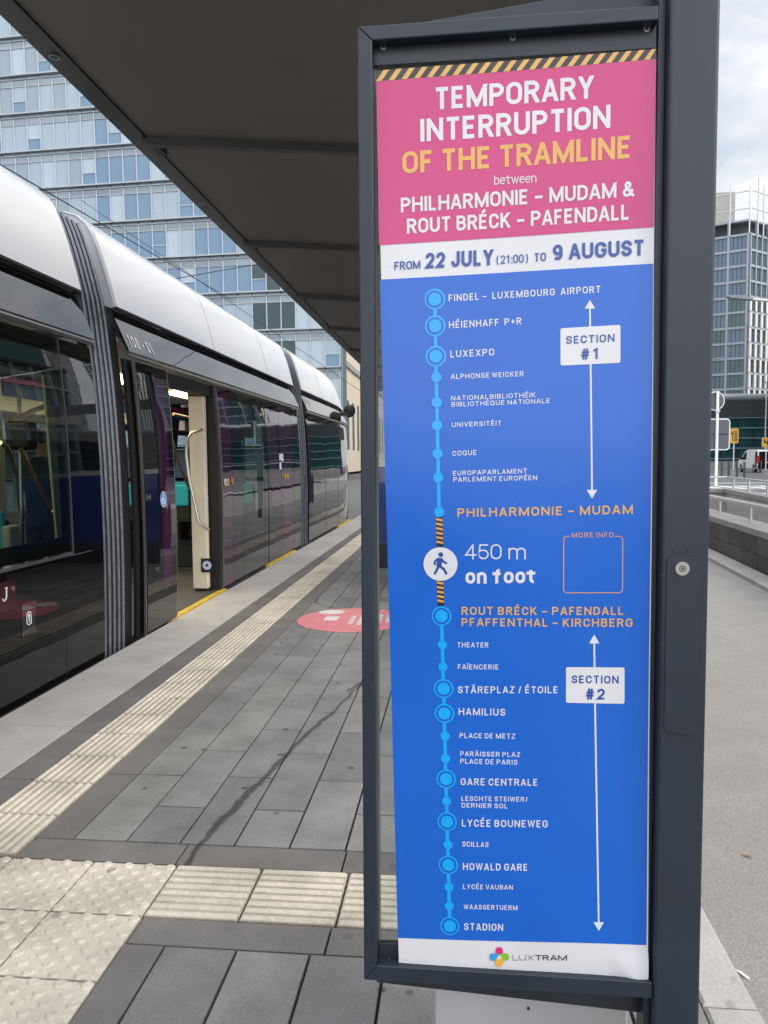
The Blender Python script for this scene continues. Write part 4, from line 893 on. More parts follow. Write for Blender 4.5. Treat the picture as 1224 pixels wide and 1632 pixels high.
# nose closing sheet
zs = [-.30, .02, .6, 1.2, 1.9, 2.43, 2.79, 3.14, 3.42, 3.56, 3.62]; pts = [shell(20.7, z_) for z_ in zs]
b = B(); o = len(b.v)
for z_ in zs:
    p = shell(20.7, z_)
    for k in range(9):
        u = k/8; b.v.append((p[0]+(2*TC-2*p[0])*u, 20.7+.5*math.sin(math.pi*u), p[2]))
for i in range(len(zs)-1):
    for k in range(8): b.f.append((i*9+k, i*9+k+1, (i+1)*9+k+1, (i+1)*9+k)); b.mi.append(0)
b.build('windscreen', M['gblack'], tram, smooth=True)
# mirror camera on the cab
c_ = on_x(557, 655, -2.66); b = B()
for j in range(9):
    for k in range(14):
        th_, ph_ = math.pi*j/8, 2*math.pi*k/14; b.v.append((c_.x+.15*math.sin(th_)*math.cos(ph_), c_.y+.15*math.sin(th_)*math.sin(ph_), c_.z+.16*math.cos(th_)))
for j in range(8):
    for k in range(14): b.f.append((j*14+k, (j+1)*14+k, (j+1)*14+(k+1) % 14, j*14+(k+1) % 14)); b.mi.append(0)
mo = b.build('mirror', M['groove'], tram, smooth=True)
B().tube([(c_.x, c_.y, c_.z-.06), (c_.x-.08, c_.y-.7, c_.z-.12), (c_.x-.2, c_.y-1.6, c_.z-.2)], .05, 8).build('mirror_arm', M['groove'], mo, smooth=True)
# destination slot
P(17.3, 18.2, 2.0, 2.3, 'cab_side_window', 'groove', None, .003, .006, 4)
# fleet numbers
def fleet(s, y0, y1, z0, h):
    b = B(); put_text(b, s, (0, y0, z0), (0, y1, z0), (0, 0, h), .215, .06); b.v = [(shell(v[1], v[2], .0035)[0]+.055-(v[2]-2.435)*.34, v[1], v[2]) for v in b.v]; b.build('fleet_number', M['white'], tram)
fleet('108 - S1', 6.17, 6.68, 2.485, .105); fleet('108 - C1', 13.62, 14.12, 2.56, .105)
# bellows
def bellows(y0, y1, nrib, name):
    b = B(); zs = [z for z in PZ if -.06 < z < 3.45]; n_ = nrib*2+1; rows = []
    for k in range(n_):
        yy = y0+(y1-y0)*k/(n_-1); out = .0 if k % 2 else -.07
        o = len(b.v)
        for z_ in zs: b.v.append((px_at(z_)+out-.02, yy, z_))
        xt = px_at(zs[-1])+out-.02
        b.v += [(2*TC-xt, yy, zs[-1]), (2*TC-px_at(1)-out, yy, 1.0), (2*TC-px_at(1)-out, yy, -.05)]; rows.append(o)
    nn = len(zs)+3
    for k in range(n_-1):
        for i in range(nn-1): b.f.append((rows[k]+i, rows[k+1]+i, rows[k+1]+i+1, rows[k]+i+1)); b.mi.append(0)
    o = b.build(name, M['bellow'], tram)
    for k in range(1, n_, 2):
        yy = y0+(y1-y0)*k/(n_-1); B().tube([(px_at(z_)-.018, yy, z_) for z_ in zs], .014, 8).build('fold_edge', M['rib'], o, smooth=True)
bellows(5.50, 5.90, 5, 'bellows')
bellows(12.86, 13.5, 4, 'bellows')
B().box(-5.3, -2.86, 5.90, 6.10, -.1, 2.8).v and None
for (ya, yb) in ((5.88, 6.10), (13.48, 13.56)):
    P(ya, yb, -.05, 2.79, 'gangway_ring', 'groove', None, -.05, .03)
fl = B().box(-5.1, -2.95, 5.45, 6.15, -.1, .015); fl.build('gangway_floor', M['tfloor'], tram)
B().box(-5.2, -2.95, 5.45, 6.15, 2.3, 2.34).build('gangway_ceiling', M['ceil'], tram)
B().prism([(-2.98, 6.04, 2.85), (-3.10, 6.04, 3.25), (-3.35, 6.04, 3.25), (-3.35, 6.04, 2.85)], (0, .03, 0)).build('roof_vent', M['groove'], tram)
# interior fittings
def seat(x_, y_, w_=.46, face=1):
    b = B().box(x_-w_/2, x_+w_/2, y_, y_+.07, .50, 1.10); o = b.build('seat', M['meshblk'], tram, bevel=.02)
    B().box(x_-w_/2+.01, x_+w_/2-.01, y_-.03*face, y_-.03*face+.06, .84, 1.16).build('seat_back_pad', M['turq'], o, bevel=.02)
    B().box(x_-w_/2+.01, x_+w_/2-.01, y_-.45 if face > 0 else y_+.07, y_ if face > 0 else y_+.5, .44, .53).build('seat_cushion', M['turq'], o, bevel=.02)
    B().box(x_-.12, x_+.12, y_-.3, y_+.05, .02, .44).build('seat_pedestal', M['meshblk'], o)
for (sx, sy) in ((-4.30, 11.0), (-4.80, 11.0), (-4.75, 9.2), (-4.25, 12.6), (-4.8, 12.6), (-3.45, 11.6), (-4.75, 2.6)): seat(sx, sy)
s0 = on_x(4, 840, -3.25); seat(-3.45, s0.y+.02, .42)
B().box(-3.24, -3.17, s0.y-.04, s0.y+.10, .35, 1.06).build('seat_side_shell', mat('shell_grey', (.34, .36, .34), .4), tram, bevel=.02)
B().box(-5.0, -3.5, 9.9, 10.0, .05, .72).build('seat_podium', M['gblack'], tram, bevel=.03)
m0 = on_x(268, 640, -5.08); m1 = on_x(310, 672, -5.08)
b = B().box(-5.095, -5.08, 8.0, 15.0, 2.27, 2.42); ma = b.build('route_map', M['mapb'], tram); B().box(-5.097, -5.076, 8.0, 15.0, 2.425, 2.49).build('route_map_header', M['mapa'], ma)
b = B(); b.box(-4.25, -3.85, 1.0, 5.2, 2.50, 2.516); b.box(-4.25, -3.85, 7.0, 12, 2.50, 2.516); b.build('ceiling_light', M['glow'], tram)
c_ = on_y(271, 618, 7.6); b = B(); b.disc(c_, (1, 0, 0), (0, 0, 1), .035, 20, 0, (0, -.03, 0)); b.build('warning_lamp', M['amber'], tram)
def rail(pts, Xs, r, m_='copper'):
    b = B(); b.tube([on_x(p[0], p[1], x_) for p, x_ in zip(pts, Xs)], r, 8); b.build('handrail', M[m_], tram, smooth=True)
rail([(24, 668), (50, 656), (78, 645)], (-3.4, -3.4, -3.4), .022)
rail([(33, 714), (55, 765), (84, 812), (92, 825)], (-3.3, -3.25, -3.2, -3.15), .018)
rail([(0, 706), (10, 712), (18, 730), (24, 760), (28, 815)], (-3.1, -3.1, -3.1, -3.1, -3.1), .018, 'steel')
rail([(271, 695), (276, 705), (284, 735), (300, 775)], (-3.7, -3.7, -3.7, -3.7), .018)
rail([(276, 660), (310, 668)], (-3.9, -3.9), .02)
B().prism([on_x(70, 598, -3.0), on_x(85, 600, -3.0), on_x(106, 859, -3.0), on_x(92, 862, -3.0)], (-.02, 0, 0)).build('grab_post', mat('post_green', (.46, .50, .36), .45), tram, bevel=.004)
c_ = on_x(34, 692, -3.35); B().box(-3.45, -3.25, c_.y-.07, c_.y+.07, c_.z-.12, c_.z+.10).build('ticket_validator', M['groove'], tram, bevel=.03)
rail([(30, 620), (32, 692), (36, 900)], (-3.42, -3.42, -3.42), .016, 'steel')

# ------------------------------------------------------------------ passenger seen from behind inside the tram
ph = on_x(68, 672, -4.05); pcx, pcy = -4.05, 6.95; HT = 1.83; F0 = .02
per = thing('person', 'person with short dark hair in a navy shirt standing inside the tram, back turned', 'person', (pcx, pcy, F0))
def skinmesh(name, pts, edges, m_, root=0, sub=1):
    me = bpy.data.meshes.new(name); me.from_pydata([p[:3] for p in pts], edges, []); me.materials.append(m_)
    o = bpy.data.objects.new(name, me); COL.objects.link(o); o.parent = per
    md = o.modifiers.new('skin', 'SKIN'); md.use_smooth_shade = True
    for i, p in enumerate(pts):
        sv = me.skin_vertices[0].data[i]; r = p[3]; sv.radius = r if isinstance(r, tuple) else (r, r); sv.use_root = (i == root)
    ms = o.modifiers.new('subdivision', 'SUBSURF'); ms.levels = sub; ms.render_levels = sub
    return o
pts = [(0, 0, .95, (.16, .11)), (0, 0, 1.12, (.145, .10)), (0, -.01, 1.30, (.17, .115)), (0, -.01, 1.43, (.15, .09)), (0, .0, 1.51, .058), (0, .02, 1.58, .058), (0, .035, 1.665, (.088, .108)), (0, .03, 1.765, (.088, .108)), (0, .02, 1.83, (.05, .068))]
E_ = [(i, i+1) for i in range(8)]
def limb(start, lst):
    prev = start
    for p in lst: pts.append(p); E_.append((prev, len(pts)-1)); prev = len(pts)-1
    return prev
for s_ in (-1, 1):
    hnd = limb(3, [(s_*.20, -.01, 1.42, .058), (s_*.245, -.02, 1.14, .042), (s_*.25, .08, .92, .030), (s_*.25, .11, .85, (.038, .020))])
    for i in range(4):
        fy_ = .095+.017*i if False else .085+.018*i
        ln_ = (.070, .080, .074, .058)[i]
        limb(hnd, [(s_*(.248-.004*i), fy_, .80, .0085), (s_*.243, fy_+.006, .80-ln_*.5, .008), (s_*.232, fy_+.012, .80-ln_, .0065)])
    limb(hnd, [(s_*.235, .145, .84, .009), (s_*.222, .165, .80, .0085), (s_*.212, .17, .775, .007)])
    ft = limb(0, [(s_*.10, 0, .86, .085), (s_*.105, .01, .50, .056), (s_*.11, -.02, .10, .040), (s_*.115, .06, .045, (.042, .032)), (s_*.12, .15, .03, (.04, .022))])
skinmesh('body', pts, E_, M['skin'], 0, 1)
sp = [(0, 0, .80, (.205, .155)), (0, 0, .95, (.195, .145)), (0, 0, 1.12, (.18, .132)), (0, -.01, 1.30, (.20, .142)), (0, -.01, 1.43, (.185, .118)), (0, -.005, 1.50, (.115, .098)), (0, .0, 1.555, (.085, .082))]
se = [(0, 1), (1, 2), (2, 3), (3, 4), (4, 5), (5, 6)]
for s_ in (-1, 1):
    sp += [(s_*.205, -.01, 1.42, .075), (s_*.235, -.017, 1.24, .068)]; k = len(sp); se += [(4, k-2), (k-2, k-1)]
skinmesh('shirt', sp, se, M['shirt'])
tp = [(0, 0, .93, (.17, .122)), (0, 0, .99, (.165, .118))]; te = [(0, 1)]
for s_ in (-1, 1):
    tp += [(s_*.10, 0, .84, .098), (s_*.105, .01, .50, .074), (s_*.11, -.02, .09, .062)]; k = len(tp); te += [(0, k-3), (k-3, k-2), (k-2, k-1)]
skinmesh('trousers', tp, te, M['denim'])
skinmesh('hair', [(0, .0, 1.645, (.086, .085)), (0, .008, 1.76, (.098, .108)), (0, .01, 1.835, (.066, .08))], [(0, 1), (1, 2)], M['hair'])
for s_ in (-1, 1): skinmesh('shoe', [(s_*.11, -.05, .055, (.048, .05)), (s_*.115, .06, .045, (.05, .042)), (s_*.12, .17, .035, (.046, .03))], [(0, 1), (1, 2)], M['tyre0'])
b = B(); L0 = Vector((pcx, pcy, F0))
for s_ in (-1, 1):
    b.tube([L0+Vector((s_*.085, .035, 1.69)), L0+Vector((s_*.097, .03, 1.675)), L0+Vector((s_*.09, .035, 1.645))], .014, 8)
b.tube([L0+Vector((0, .125, 1.705)), L0+Vector((0, .15, 1.675)), L0+Vector((0, .13, 1.665))], .013, 8); b.build('face_features', M['skin'], per, smooth=True)

# ------------------------------------------------------------------ overhead wires
def wire(p, q, r, label, sag=.0):
    b = B(); p, q = Vector(p), Vector(q); b.tube([p+(q-p)*k/12-Vector((0, 0, sag*4*(k/12)*(1-k/12))) for k in range(13)], r, 6)
    o = b.build('overhead_wire', M['groove']); tag(o, label, 'cable', 'overhead wires'); return o
a_ = on_x(0, 262, -6.6); c_ = on_x(330, 455, -6.6); d_ = (c_-a_)
wire(a_-d_*.6, c_+d_*.25, .011, 'black overhead contact wire running above the tram roof along the track')
a_, c_ = on_y(372, 459, 24), on_y(470, 420, 24); wire(on_y(360, 464, 24)-Vector((5, 0, 0)), c_+Vector((6, 0, 1)), .012, 'thin cross span wire rising to the canopy edge above the tram')
a_, c_ = on_y(360, 470, 30), on_y(500, 575, 30); wire(a_-Vector((6, 0, -4)), c_+Vector((3, 6, -2)), .012, 'thin slack span wire dropping towards the far end of the tram roof')

# ------------------------------------------------------------------ glass office block behind the tram
ob = thing('glass_office_block', 'tall pale blue glazed office block with silver floor ledges behind the tram', 'building', (-35, 75, 0))
C0 = Vector((-10.92, 70, 0)); U = Vector((-.9987, .05, 0)); NN = Vector((-.05, -.9987, 0))   # along facade, out of facade
M['ledge'] = mat('aluminium_ledge', (.36, .38, .41), .4, .3, var=.08)
M['mull'] = mat('white_mullion', (.42, .47, .52), .4, .2, var=.06)
M['shaft'] = mat('dark_core', (.06, .08, .10), .6)
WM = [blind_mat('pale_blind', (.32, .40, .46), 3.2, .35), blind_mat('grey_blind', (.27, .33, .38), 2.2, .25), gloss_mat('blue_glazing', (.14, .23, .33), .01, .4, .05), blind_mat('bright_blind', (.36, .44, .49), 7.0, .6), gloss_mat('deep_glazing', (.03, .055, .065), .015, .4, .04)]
TRN = blind_mat('grey_transom', (.27, .32, .37), .5, .2)
bay, sto, z0b = 1.40, 3.60, 10.28
nb, nf = 36, 15
body = B(); c_a = C0-NN*.3; body.prism([c_a, c_a+U*(nb*bay), c_a+U*(nb*bay)-NN*24, c_a+U*4.3-NN*24], (0, 0, z0b+sto*11)); body.build('core', M['shaft'], ob)
mul = B()
lw = []
for f_ in range(-2, 11):
    zl = z0b+sto*f_; led = B(); trn = B()
    led.obox(C0+Vector((0, 0, zl-.06)), U*(nb*bay), Vector((0, 0, .13)), NN*.40)
    led.obox(C0+Vector((0, 0, zl-.36)), U*(nb*bay), Vector((0, 0, .07)), NN*.16)
    led.obox(C0+Vector((0, 0, zl+sto-1.02)), U*(nb*bay), Vector((0, 0, .06)), NN*.10)
    for k in range(nb):
        o_ = C0+U*(k*bay)
        mul.obox(o_+Vector((0, 0, zl+.10)), U*.09, Vector((0, 0, sto-.52)), NN*.14)
        trn.obox(o_+U*.09+Vector((0, 0, zl+sto-.95)), U*(bay-.09), Vector((0, 0, .87)), NN*.04)
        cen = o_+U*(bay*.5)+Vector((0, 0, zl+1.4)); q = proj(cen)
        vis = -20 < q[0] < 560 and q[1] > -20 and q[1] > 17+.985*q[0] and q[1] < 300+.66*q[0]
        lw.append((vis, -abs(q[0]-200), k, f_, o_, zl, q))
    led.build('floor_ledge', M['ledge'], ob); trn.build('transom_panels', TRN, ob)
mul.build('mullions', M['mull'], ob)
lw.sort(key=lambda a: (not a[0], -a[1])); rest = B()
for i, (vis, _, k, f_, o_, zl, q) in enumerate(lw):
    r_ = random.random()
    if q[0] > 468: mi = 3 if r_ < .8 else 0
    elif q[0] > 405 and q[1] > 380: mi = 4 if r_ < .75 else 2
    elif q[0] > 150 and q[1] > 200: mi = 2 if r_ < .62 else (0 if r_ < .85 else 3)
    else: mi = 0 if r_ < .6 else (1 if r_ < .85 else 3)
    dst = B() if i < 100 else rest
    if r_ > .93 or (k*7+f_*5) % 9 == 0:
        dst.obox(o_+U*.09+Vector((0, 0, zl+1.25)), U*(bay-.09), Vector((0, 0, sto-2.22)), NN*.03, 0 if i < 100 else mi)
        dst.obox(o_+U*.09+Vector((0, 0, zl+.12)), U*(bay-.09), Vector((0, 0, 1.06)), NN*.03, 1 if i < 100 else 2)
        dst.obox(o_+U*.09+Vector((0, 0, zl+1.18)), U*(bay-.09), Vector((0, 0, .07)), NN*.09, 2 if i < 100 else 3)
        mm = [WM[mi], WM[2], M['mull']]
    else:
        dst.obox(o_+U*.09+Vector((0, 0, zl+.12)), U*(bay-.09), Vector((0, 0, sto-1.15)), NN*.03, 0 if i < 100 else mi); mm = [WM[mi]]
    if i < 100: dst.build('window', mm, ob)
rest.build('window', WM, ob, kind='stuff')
B().obox(C0+Vector((0, 0, 0)), -U*.10, Vector((0, 0, z0b+sto*11.2)), -NN*.35).build('corner_wall', mat('corner_teal', (.10, .19, .22), .25, var=.1), ob)
# cream block beyond it
cb = thing('cream_building', 'cream stone building in warm light beyond the glass office block', 'building', (-15, 110, 0))
M['creamst'] = mat('cream_stone', (.66, .58, .44), .8, var=.07, scale=.4)
B().box(-30, -14.4, 94, 250, 0, 34).build('wall', M['creamst'], cb)
B().box(-30, -14.1, 93.9, 250.2, 13.6, 14.3).build('cornice', mat('grey_cornice', (.33, .32, .31), .7), cb)
for k in range(16):
    B().box(-14.5, -14.36, 97+k*5, 97.8+k*5, 19.5, 22.0).build('window', M['shaft'], cb); B().box(-14.5, -14.36, 97+k*5, 98.8+k*5, 3.0, 9.4).build('window', M['shaft'], cb)

# ------------------------------------------------------------------ right side: ramp walls and rails
rw = thing('ramp_parapet', 'low parapet clad in dark stone blocks with pale coping beside the path', 'wall', (3.9, 9, 0))
M['darkst'] = island_mat('dark_cladding', [(.040, .040, .040), (.06, .058, .055), (.075, .072, .068)], blotch=.25, rough=.6)
M['conc'] = mat('ramp_concrete', (.34, .33, .31), .85, var=.16, scale=2.0, bump=.15)
M['coping'] = mat('coping_concrete', (.24, .232, .22), .8, var=.14, scale=4, bump=.1)
cl = B(); y = -6.0
while y < 23.9:
    for (za, zb_) in ((.0, .232), (.238, .47)):
        a, c = wall_x(y+.004), wall_x(y+.666); cl.prism([(a, y+.004, za), (a+.05, y+.004, za), (c+.05, y+.666, za), (c, y+.666, za)], (0, 0, zb_-za))
    y += .67
cl.build('stone_cladding', M['darkst'], rw)
def wprism(b, x0, x1, z0, z1, y0=-6, y1=24, fx=wall_x): b.prism([(fx(y0)+x0, y0, z0), (fx(y0)+x1, y0, z0), (fx(y1)+x1, y1, z0), (fx(y1)+x0, y1, z0)], (0, 0, z1-z0)); return b
wprism(B(), .052, .40, -2.6, .468).build('wall_core', M['conc'], rw)
wprism(B(), -.012, .43, .472, .56).build('coping', M['coping'], rw, bevel=.008)
hr = thing('ramp_handrail', 'thick pale steel handrail on short posts along the dark stone parapet', 'handrail', (4.2, 9, .5))
yy0 = -5.0
hb_ = B(); hb_.tube([(wall_x(-5)+.33, -5, .80), (wall_x(9)+.33, 9, .80), (wall_x(23.5)+.33, 23.5, .80)], .042, 14); hb_.build('rail', M['steel'], hr, smooth=True)
yy = -4.2
while yy < 23: B().box(wall_x(yy)+.318, wall_x(yy)+.342, yy-.03, yy+.03, .555, .77).build('post', M['galv'], hr); yy += 1.75
fw = thing('ramp_far_wall', 'bare concrete retaining wall on the far side of the underpass ramp', 'wall', (8, 20, 0))
b = B(); wprism(b, 0, .28, -2.6, .40, -20, 24.5, far_x); b.prism([(wall_x(24.5)+.4, 24.5, -2.6), (far_x(24.5)+.28, 24.5, -2.6), (far_x(24.5)+.28, 24.8, -2.6), (wall_x(24.5)+.4, 24.8, -2.6)], (0, 0, 3.0)); b.build('wall', M['conc'], fw)
b = B(); wprism(b, -.06, .34, .405, .52, -20, 24.4, far_x); b.prism([(wall_x(24.5)+.3, 24.41, .405), (far_x(24.5)+.34, 24.41, .405), (far_x(24.5)+.34, 24.9, .405), (wall_x(24.5)+.3, 24.9, .405)], (0, 0, .115)); b.build('coping', M['coping'], fw)
fr_ = thing('ramp_guard_rail', 'slim grey guard rail with flat posts on the far concrete ramp wall', 'guard rail', (8, 20, .5))
b = B(); b.tube([(wall_x(24.5)+.5, 24.65, .88), (far_x(24.5)+.14, 24.65, .88), (far_x(10)+.14, 10, .88), (far_x(-10)+.14, -10, .88)], .03, 8); b.build('rail', M['galv'], fr_, smooth=True)
yy = 24
while yy > -8: B().box(far_x(yy)+.12, far_x(yy)+.16, yy-.04, yy+.04, .515, .86).build('post', M['galv'], fr_); yy -= 2.0

# ------------------------------------------------------------------ street furniture
tsn = thing('traffic_sign', 'grey backed disc sign over a square sign, both white rimmed, on a white pole', 'road sign', (12.1, 37, rz))
M['signback'] = mat('sign_back', (.10, .10, .115), .6, var=.1)
p0 = on_y(1138.5, 775, 37); p1 = on_y(1138.5, 624, 37)
B().tube([(p0.x, 36.79, rz-.1), (p0.x, 36.79, p1.z)], .065, 12).build('pole', M['white'], tsn, smooth=True)
c_ = on_y(1140, 639, 36.85); b = B(); b.disc((c_.x, 36.9, c_.z), UX, UZ, .40, 40, 0, (0, -.02, 0)); b.build('disc_sign', M['signback'], tsn)
B().tube([(c_.x+.42*math.cos(2*math.pi*k/36), 36.9, c_.z+.42*math.sin(2*math.pi*k/36)) for k in range(37)], .028, 6).build('disc_rim', M['white'], tsn, smooth=True)
q0, q1 = on_y(1113, 717, 36.85), on_y(1163.5, 668, 36.85)
B().prism(rr(q0.x, q1.x, q0.z, q1.z, .14, 36.9), (0, -.02, 0)).build('square_sign', M['signback'], tsn)
lp = rr(q0.x, q1.x, q0.z, q1.z, .14, 36.89); B().tube(lp+[lp[0]], .03, 6).build('square_rim', M['white'], tsn, smooth=True)
zz_ = on_y(1140, 692, 36.85).z; B().box(q0.x+.05, q1.x-.05, 36.86, 36.878, zz_-.015, zz_+.015).build('brace', M['groove'], tsn)
b = B(); b.box(p0.x-.09, p0.x+.09, 36.70, 36.89, c_.z-.52, c_.z-.44); b.build('clamp', M['galv'], tsn)
M['signyel'] = mat('sign_yellow', (.75, .46, .06), .45, var=.05)
def ysign(name, px, y0, y1, w_, Y, base_py, label, glyph):
    t_ = thing(name, label, 'road sign', (on_y(px, y1, Y).x, Y, rz), 'yellow diversion signs')
    a, c = on_y(px-w_/2, y1, Y), on_y(px+w_/2, y0, Y)
    pn = B().prism(rr(a.x, c.x, a.z, c.z, .1, Y), (0, .03, 0)).build('board', M['signyel'], t_)
    b = B()
    for (gx0, gz0, gx1, gz1, gw) in glyph:
        A = Vector((a.x+(c.x-a.x)*gx0, Y-.006, a.z+(c.z-a.z)*gz0)); D = Vector((a.x+(c.x-a.x)*gx1, Y-.006, a.z+(c.z-a.z)*gz1)); d = (D-A).normalized(); n_ = Vector((-d.z, 0, d.x))*gw
        b.add([A+n_, A-n_, D-n_, D+n_], [(0, 1, 2, 3)])
    b.build('arrows', M['groove'], pn)
    B().tube([((a.x+c.x)/2, Y+.06, rz-.05), ((a.x+c.x)/2, Y+.06, c.z-.05)], .04, 10).build('pole', M['white'], t_, smooth=True)
    B().box((a.x+c.x)/2-.2, (a.x+c.x)/2+.2, Y-.15, Y+.3, rz-.02, rz+.42).build('foot', M['conc'], t_)
ysign('diversion_sign', 1170.5, 683, 706.5, 14, 58, 751, 'yellow lane diversion sign with black arrows on a white pole, left of the van', [(.33, .15, .33, .88, .035), (.58, .12, .58, .88, .035), (.78, .12, .78, .88, .035), (.33, .66, .12, .66, .03), (.12, .58, .12, .76, .03)])
ysign('diversion_sign', 1222, 697.5, 712.5, 16, 60, 751, 'yellow lane diversion sign at the right edge, above the van roof', [(.62, .15, .62, .85, .05), (.28, .48, .28, .85, .05), (.28, .48, .62, .48, .05)])
M['boll'] = mat('bollard_grey', (.075, .08, .085), .5, var=.1)
def boll_proto(x_, y_):
    t_ = thing('bollard', 'slim dark grey street bollard', 'bollard', (x_, y_, rz), 'bollards along the road beyond the ramp')
    B().tube([(x_, y_, rz-.02), (x_, y_, rz+.90), (x_, y_, rz+.95)], .075, 12).build('shaft', M['boll'], t_, smooth=True); B().tube([(x_, y_, rz+.96), (x_, y_, rz+1.02), (x_, y_, rz+1.04)], .085, 12).build('cap', M['boll'], t_, smooth=True)
    return t_
bp = [on_z(px, py, rz) for px, py in ((1150, 758.5), (1161, 760), (1174, 760), (1186, 762.5), (1213, 753.5))]
bl_ = ['dark bollard farthest left, in front of the low grey wall', 'dark bollard just right of the farthest left one, beside the diversion sign foot', 'dark bollard standing by the front wheel of the van', 'nearest dark bollard, in front of the side door of the van', 'dark bollard in front of the rear doors of the van']
p_ = boll_proto(bp[0].x, bp[0].y); p_['label'] = bl_[0]
for q_, lb in zip(bp[1:], bl_[1:]): dup(p_, (q_.x, q_.y, rz), lb)
lw_ = thing('low_wall', 'low pale grey stone wall beside the road left of the van', 'wall', (20, 74, rz))
B().box(10, 20.5, 74, 74.5, rz, rz+1.1).build('wall', M['conc'], lw_); B().box(9.9, 20.6, 73.9, 74.6, rz+1.105, rz+1.22).build('coping', M['kerbst'], lw_)
B().tube([(10, 74.2, rz+1.9), (24, 74.2, rz+1.9)], .05, 6).build('rail', M['galv'], lw_)

def street_lamp(x_, y_, h_, ax, ay, L_, label):
    t_ = thing('street_lamp', label, 'street lamp', (x_, y_, rz), 'street lamps along the road')
    B().tube([(x_, y_, rz-.05), (x_, y_, rz+h_*.5), (x_, y_, rz+h_)], .09, 10, 0, .055).build('pole', M['galv'], t_, smooth=True)
    e = Vector((x_+ax*L_, y_+ay*L_, rz+h_+.22)); B().tube([(x_, y_, rz+h_-.1), (x_+ax*L_*.5, y_+ay*L_*.5, rz+h_+.06), e], .05, 8).build('arm', M['galv'], t_, smooth=True)
    d = Vector((ax, ay, .12)).normalized(); s_ = Vector((-ay, ax, 0)); u_ = Vector((0, 0, 1))
    prof = [e-d*.1+u_*.05, e+d*.35+u_*.09, e+d*.8+u_*.05, e+d*.86, e+d*.7-u_*.05, e-d*.1-u_*.05]
    hd = B().prism([p-s_*.13 for p in prof], s_*.26).build('lamp_head', mat('lamp_grey', (.20, .21, .22), .5), t_, bevel=.02)
    q = e+d*.45-u_*.058; B().obox(q-d*.25-s_*.09, d*.45, s_*.18, u_*.012).build('lens', M['lampglass'], hd)
    return t_
hp_ = on_y(1157, 474, 30); street_lamp(hp_.x+3.3, 30.0, 7.1, -1, 0, 2.44, 'large grey street lamp with its arm reaching in from the right, before the tower')
q_ = on_y(1222, 610, 75); street_lamp(q_.x, 75, q_.z-.3, .3, .95, .5, 'slim tall street lamp pole rising behind the van at the right edge')
q_ = on_y(1131, 572, 60); street_lamp(q_.x-.6, 60, q_.z-.45, 1, 0, .75, 'street lamp half hidden behind the notice case post, head pointing right')

# ------------------------------------------------------------------ van
van = thing('van', 'white panel van with black rear doors driving away on the road', 'van', (24.7, 66, rz))
th = math.radians(-2); fwd = Vector((-math.sin(th), math.cos(th), 0)); rgt = Vector((math.cos(th), math.sin(th), 0)); up = Vector((0, 0, 1))
rl_ = on_z(1206, 753.5, rz); VO = Vector((rl_.x, rl_.y, rz))                                       # rear left corner on the ground
K = 1.02
def V(f, r, z): return VO+fwd*f*K+rgt*r*K+up*z*K
M['vwhite'] = mat('van_white', (.78, .78, .78), .25, var=.03, coat=.4); M['vblack'] = gloss_mat('van_black', (.012, .012, .014), .01, 1, .06); M['tyre'] = mat('tyre', (.02, .02, .02), .85)
side = [(.0, .35), (.05, 1.0), (.16, 1.80), (.35, 1.96), (2.7, 2.0), (3.3, 1.88), (4.0, 1.28), (4.75, 1.05), (4.98, .75), (4.95, .32)]
arch = lambda c: [(c+.42*math.cos(math.radians(a)), .34+.42*math.sin(math.radians(a))) for a in range(0, 181, 20)]
prof = side+[p for p in arch(4.05)]+[p for p in arch(.85)]
b = B(); ins = lambda z: .13*max(0, (z-.95))
poly0 = [V(f, 0+ins(z), z) for f, z in prof]; poly1 = [V(f, 1.92-ins(z), z) for f, z in prof]; n_ = len(prof)
b.add(poly0+poly1, [tuple(range(n_)), tuple(range(2*n_-1, n_-1, -1))]+[(i, i+n_, (i+1) % n_+n_, (i+1) % n_) for i in range(n_)])
b.build('body', M['vwhite'], van, bevel=.03)
b = B(); b.add([V(-.012, .10, .42), V(-.012, 1.82, .42), V(.04, 1.82, 1.0), V(.145, 1.70, 1.80), V(.145, .22, 1.80), V(.04, .10, 1.0)], [(0, 1, 2, 3, 4, 5)]); b.add([V(.0, -.008, .42), V(.52, -.008, .42), V(.62, .0, .98), V(.72, ins(1.78)-.012, 1.78), V(.2, ins(1.78)-.012, 1.78), V(.05, -.004, 1.0)], [(0, 1, 2, 3, 4, 5)])
b.build('rear_door', M['vblack'], van)
b = B(); b.add([V(2.75, ins(1.1)-.012, 1.12), V(3.85, ins(1.1)-.012, 1.14), V(3.25, ins(1.72)-.012, 1.74), V(2.8, ins(1.75)-.012, 1.78)], [(0, 1, 2, 3)]); b.build('side_window', M['vblack'], van)
b = B(); b.add([V(3.36, .16, 1.84), V(3.36, 1.76, 1.84), V(4.0, 1.85, 1.31), V(4.0, .07, 1.31)], [(0, 1, 2, 3)]); b.v = [(v[0], v[1], v[2]+.02) for v in b.v]; b.build('windscreen', M['vblack'], van)
tlm = mat('tail_red', (.55, .02, .02), .25)
for r_ in (-.02, 1.70): B().obox(V(-.03, r_, .85), fwd*.1, rgt*.24, up*.62).build('tail_light', tlm, van)
B().obox(V(-.025, .70, .82), fwd*.01, rgt*.52, up*.13).build('number_plate', M['signyel'], van)
B().obox(V(-.10, .05, .36), fwd*.12, rgt*1.82, up*.26).build('bumper', M['vblack'], van)
B().obox(V(3.45, -.2, 1.12), fwd*.14, rgt*.2, up*.22).build('wing_mirror', M['vblack'], van)
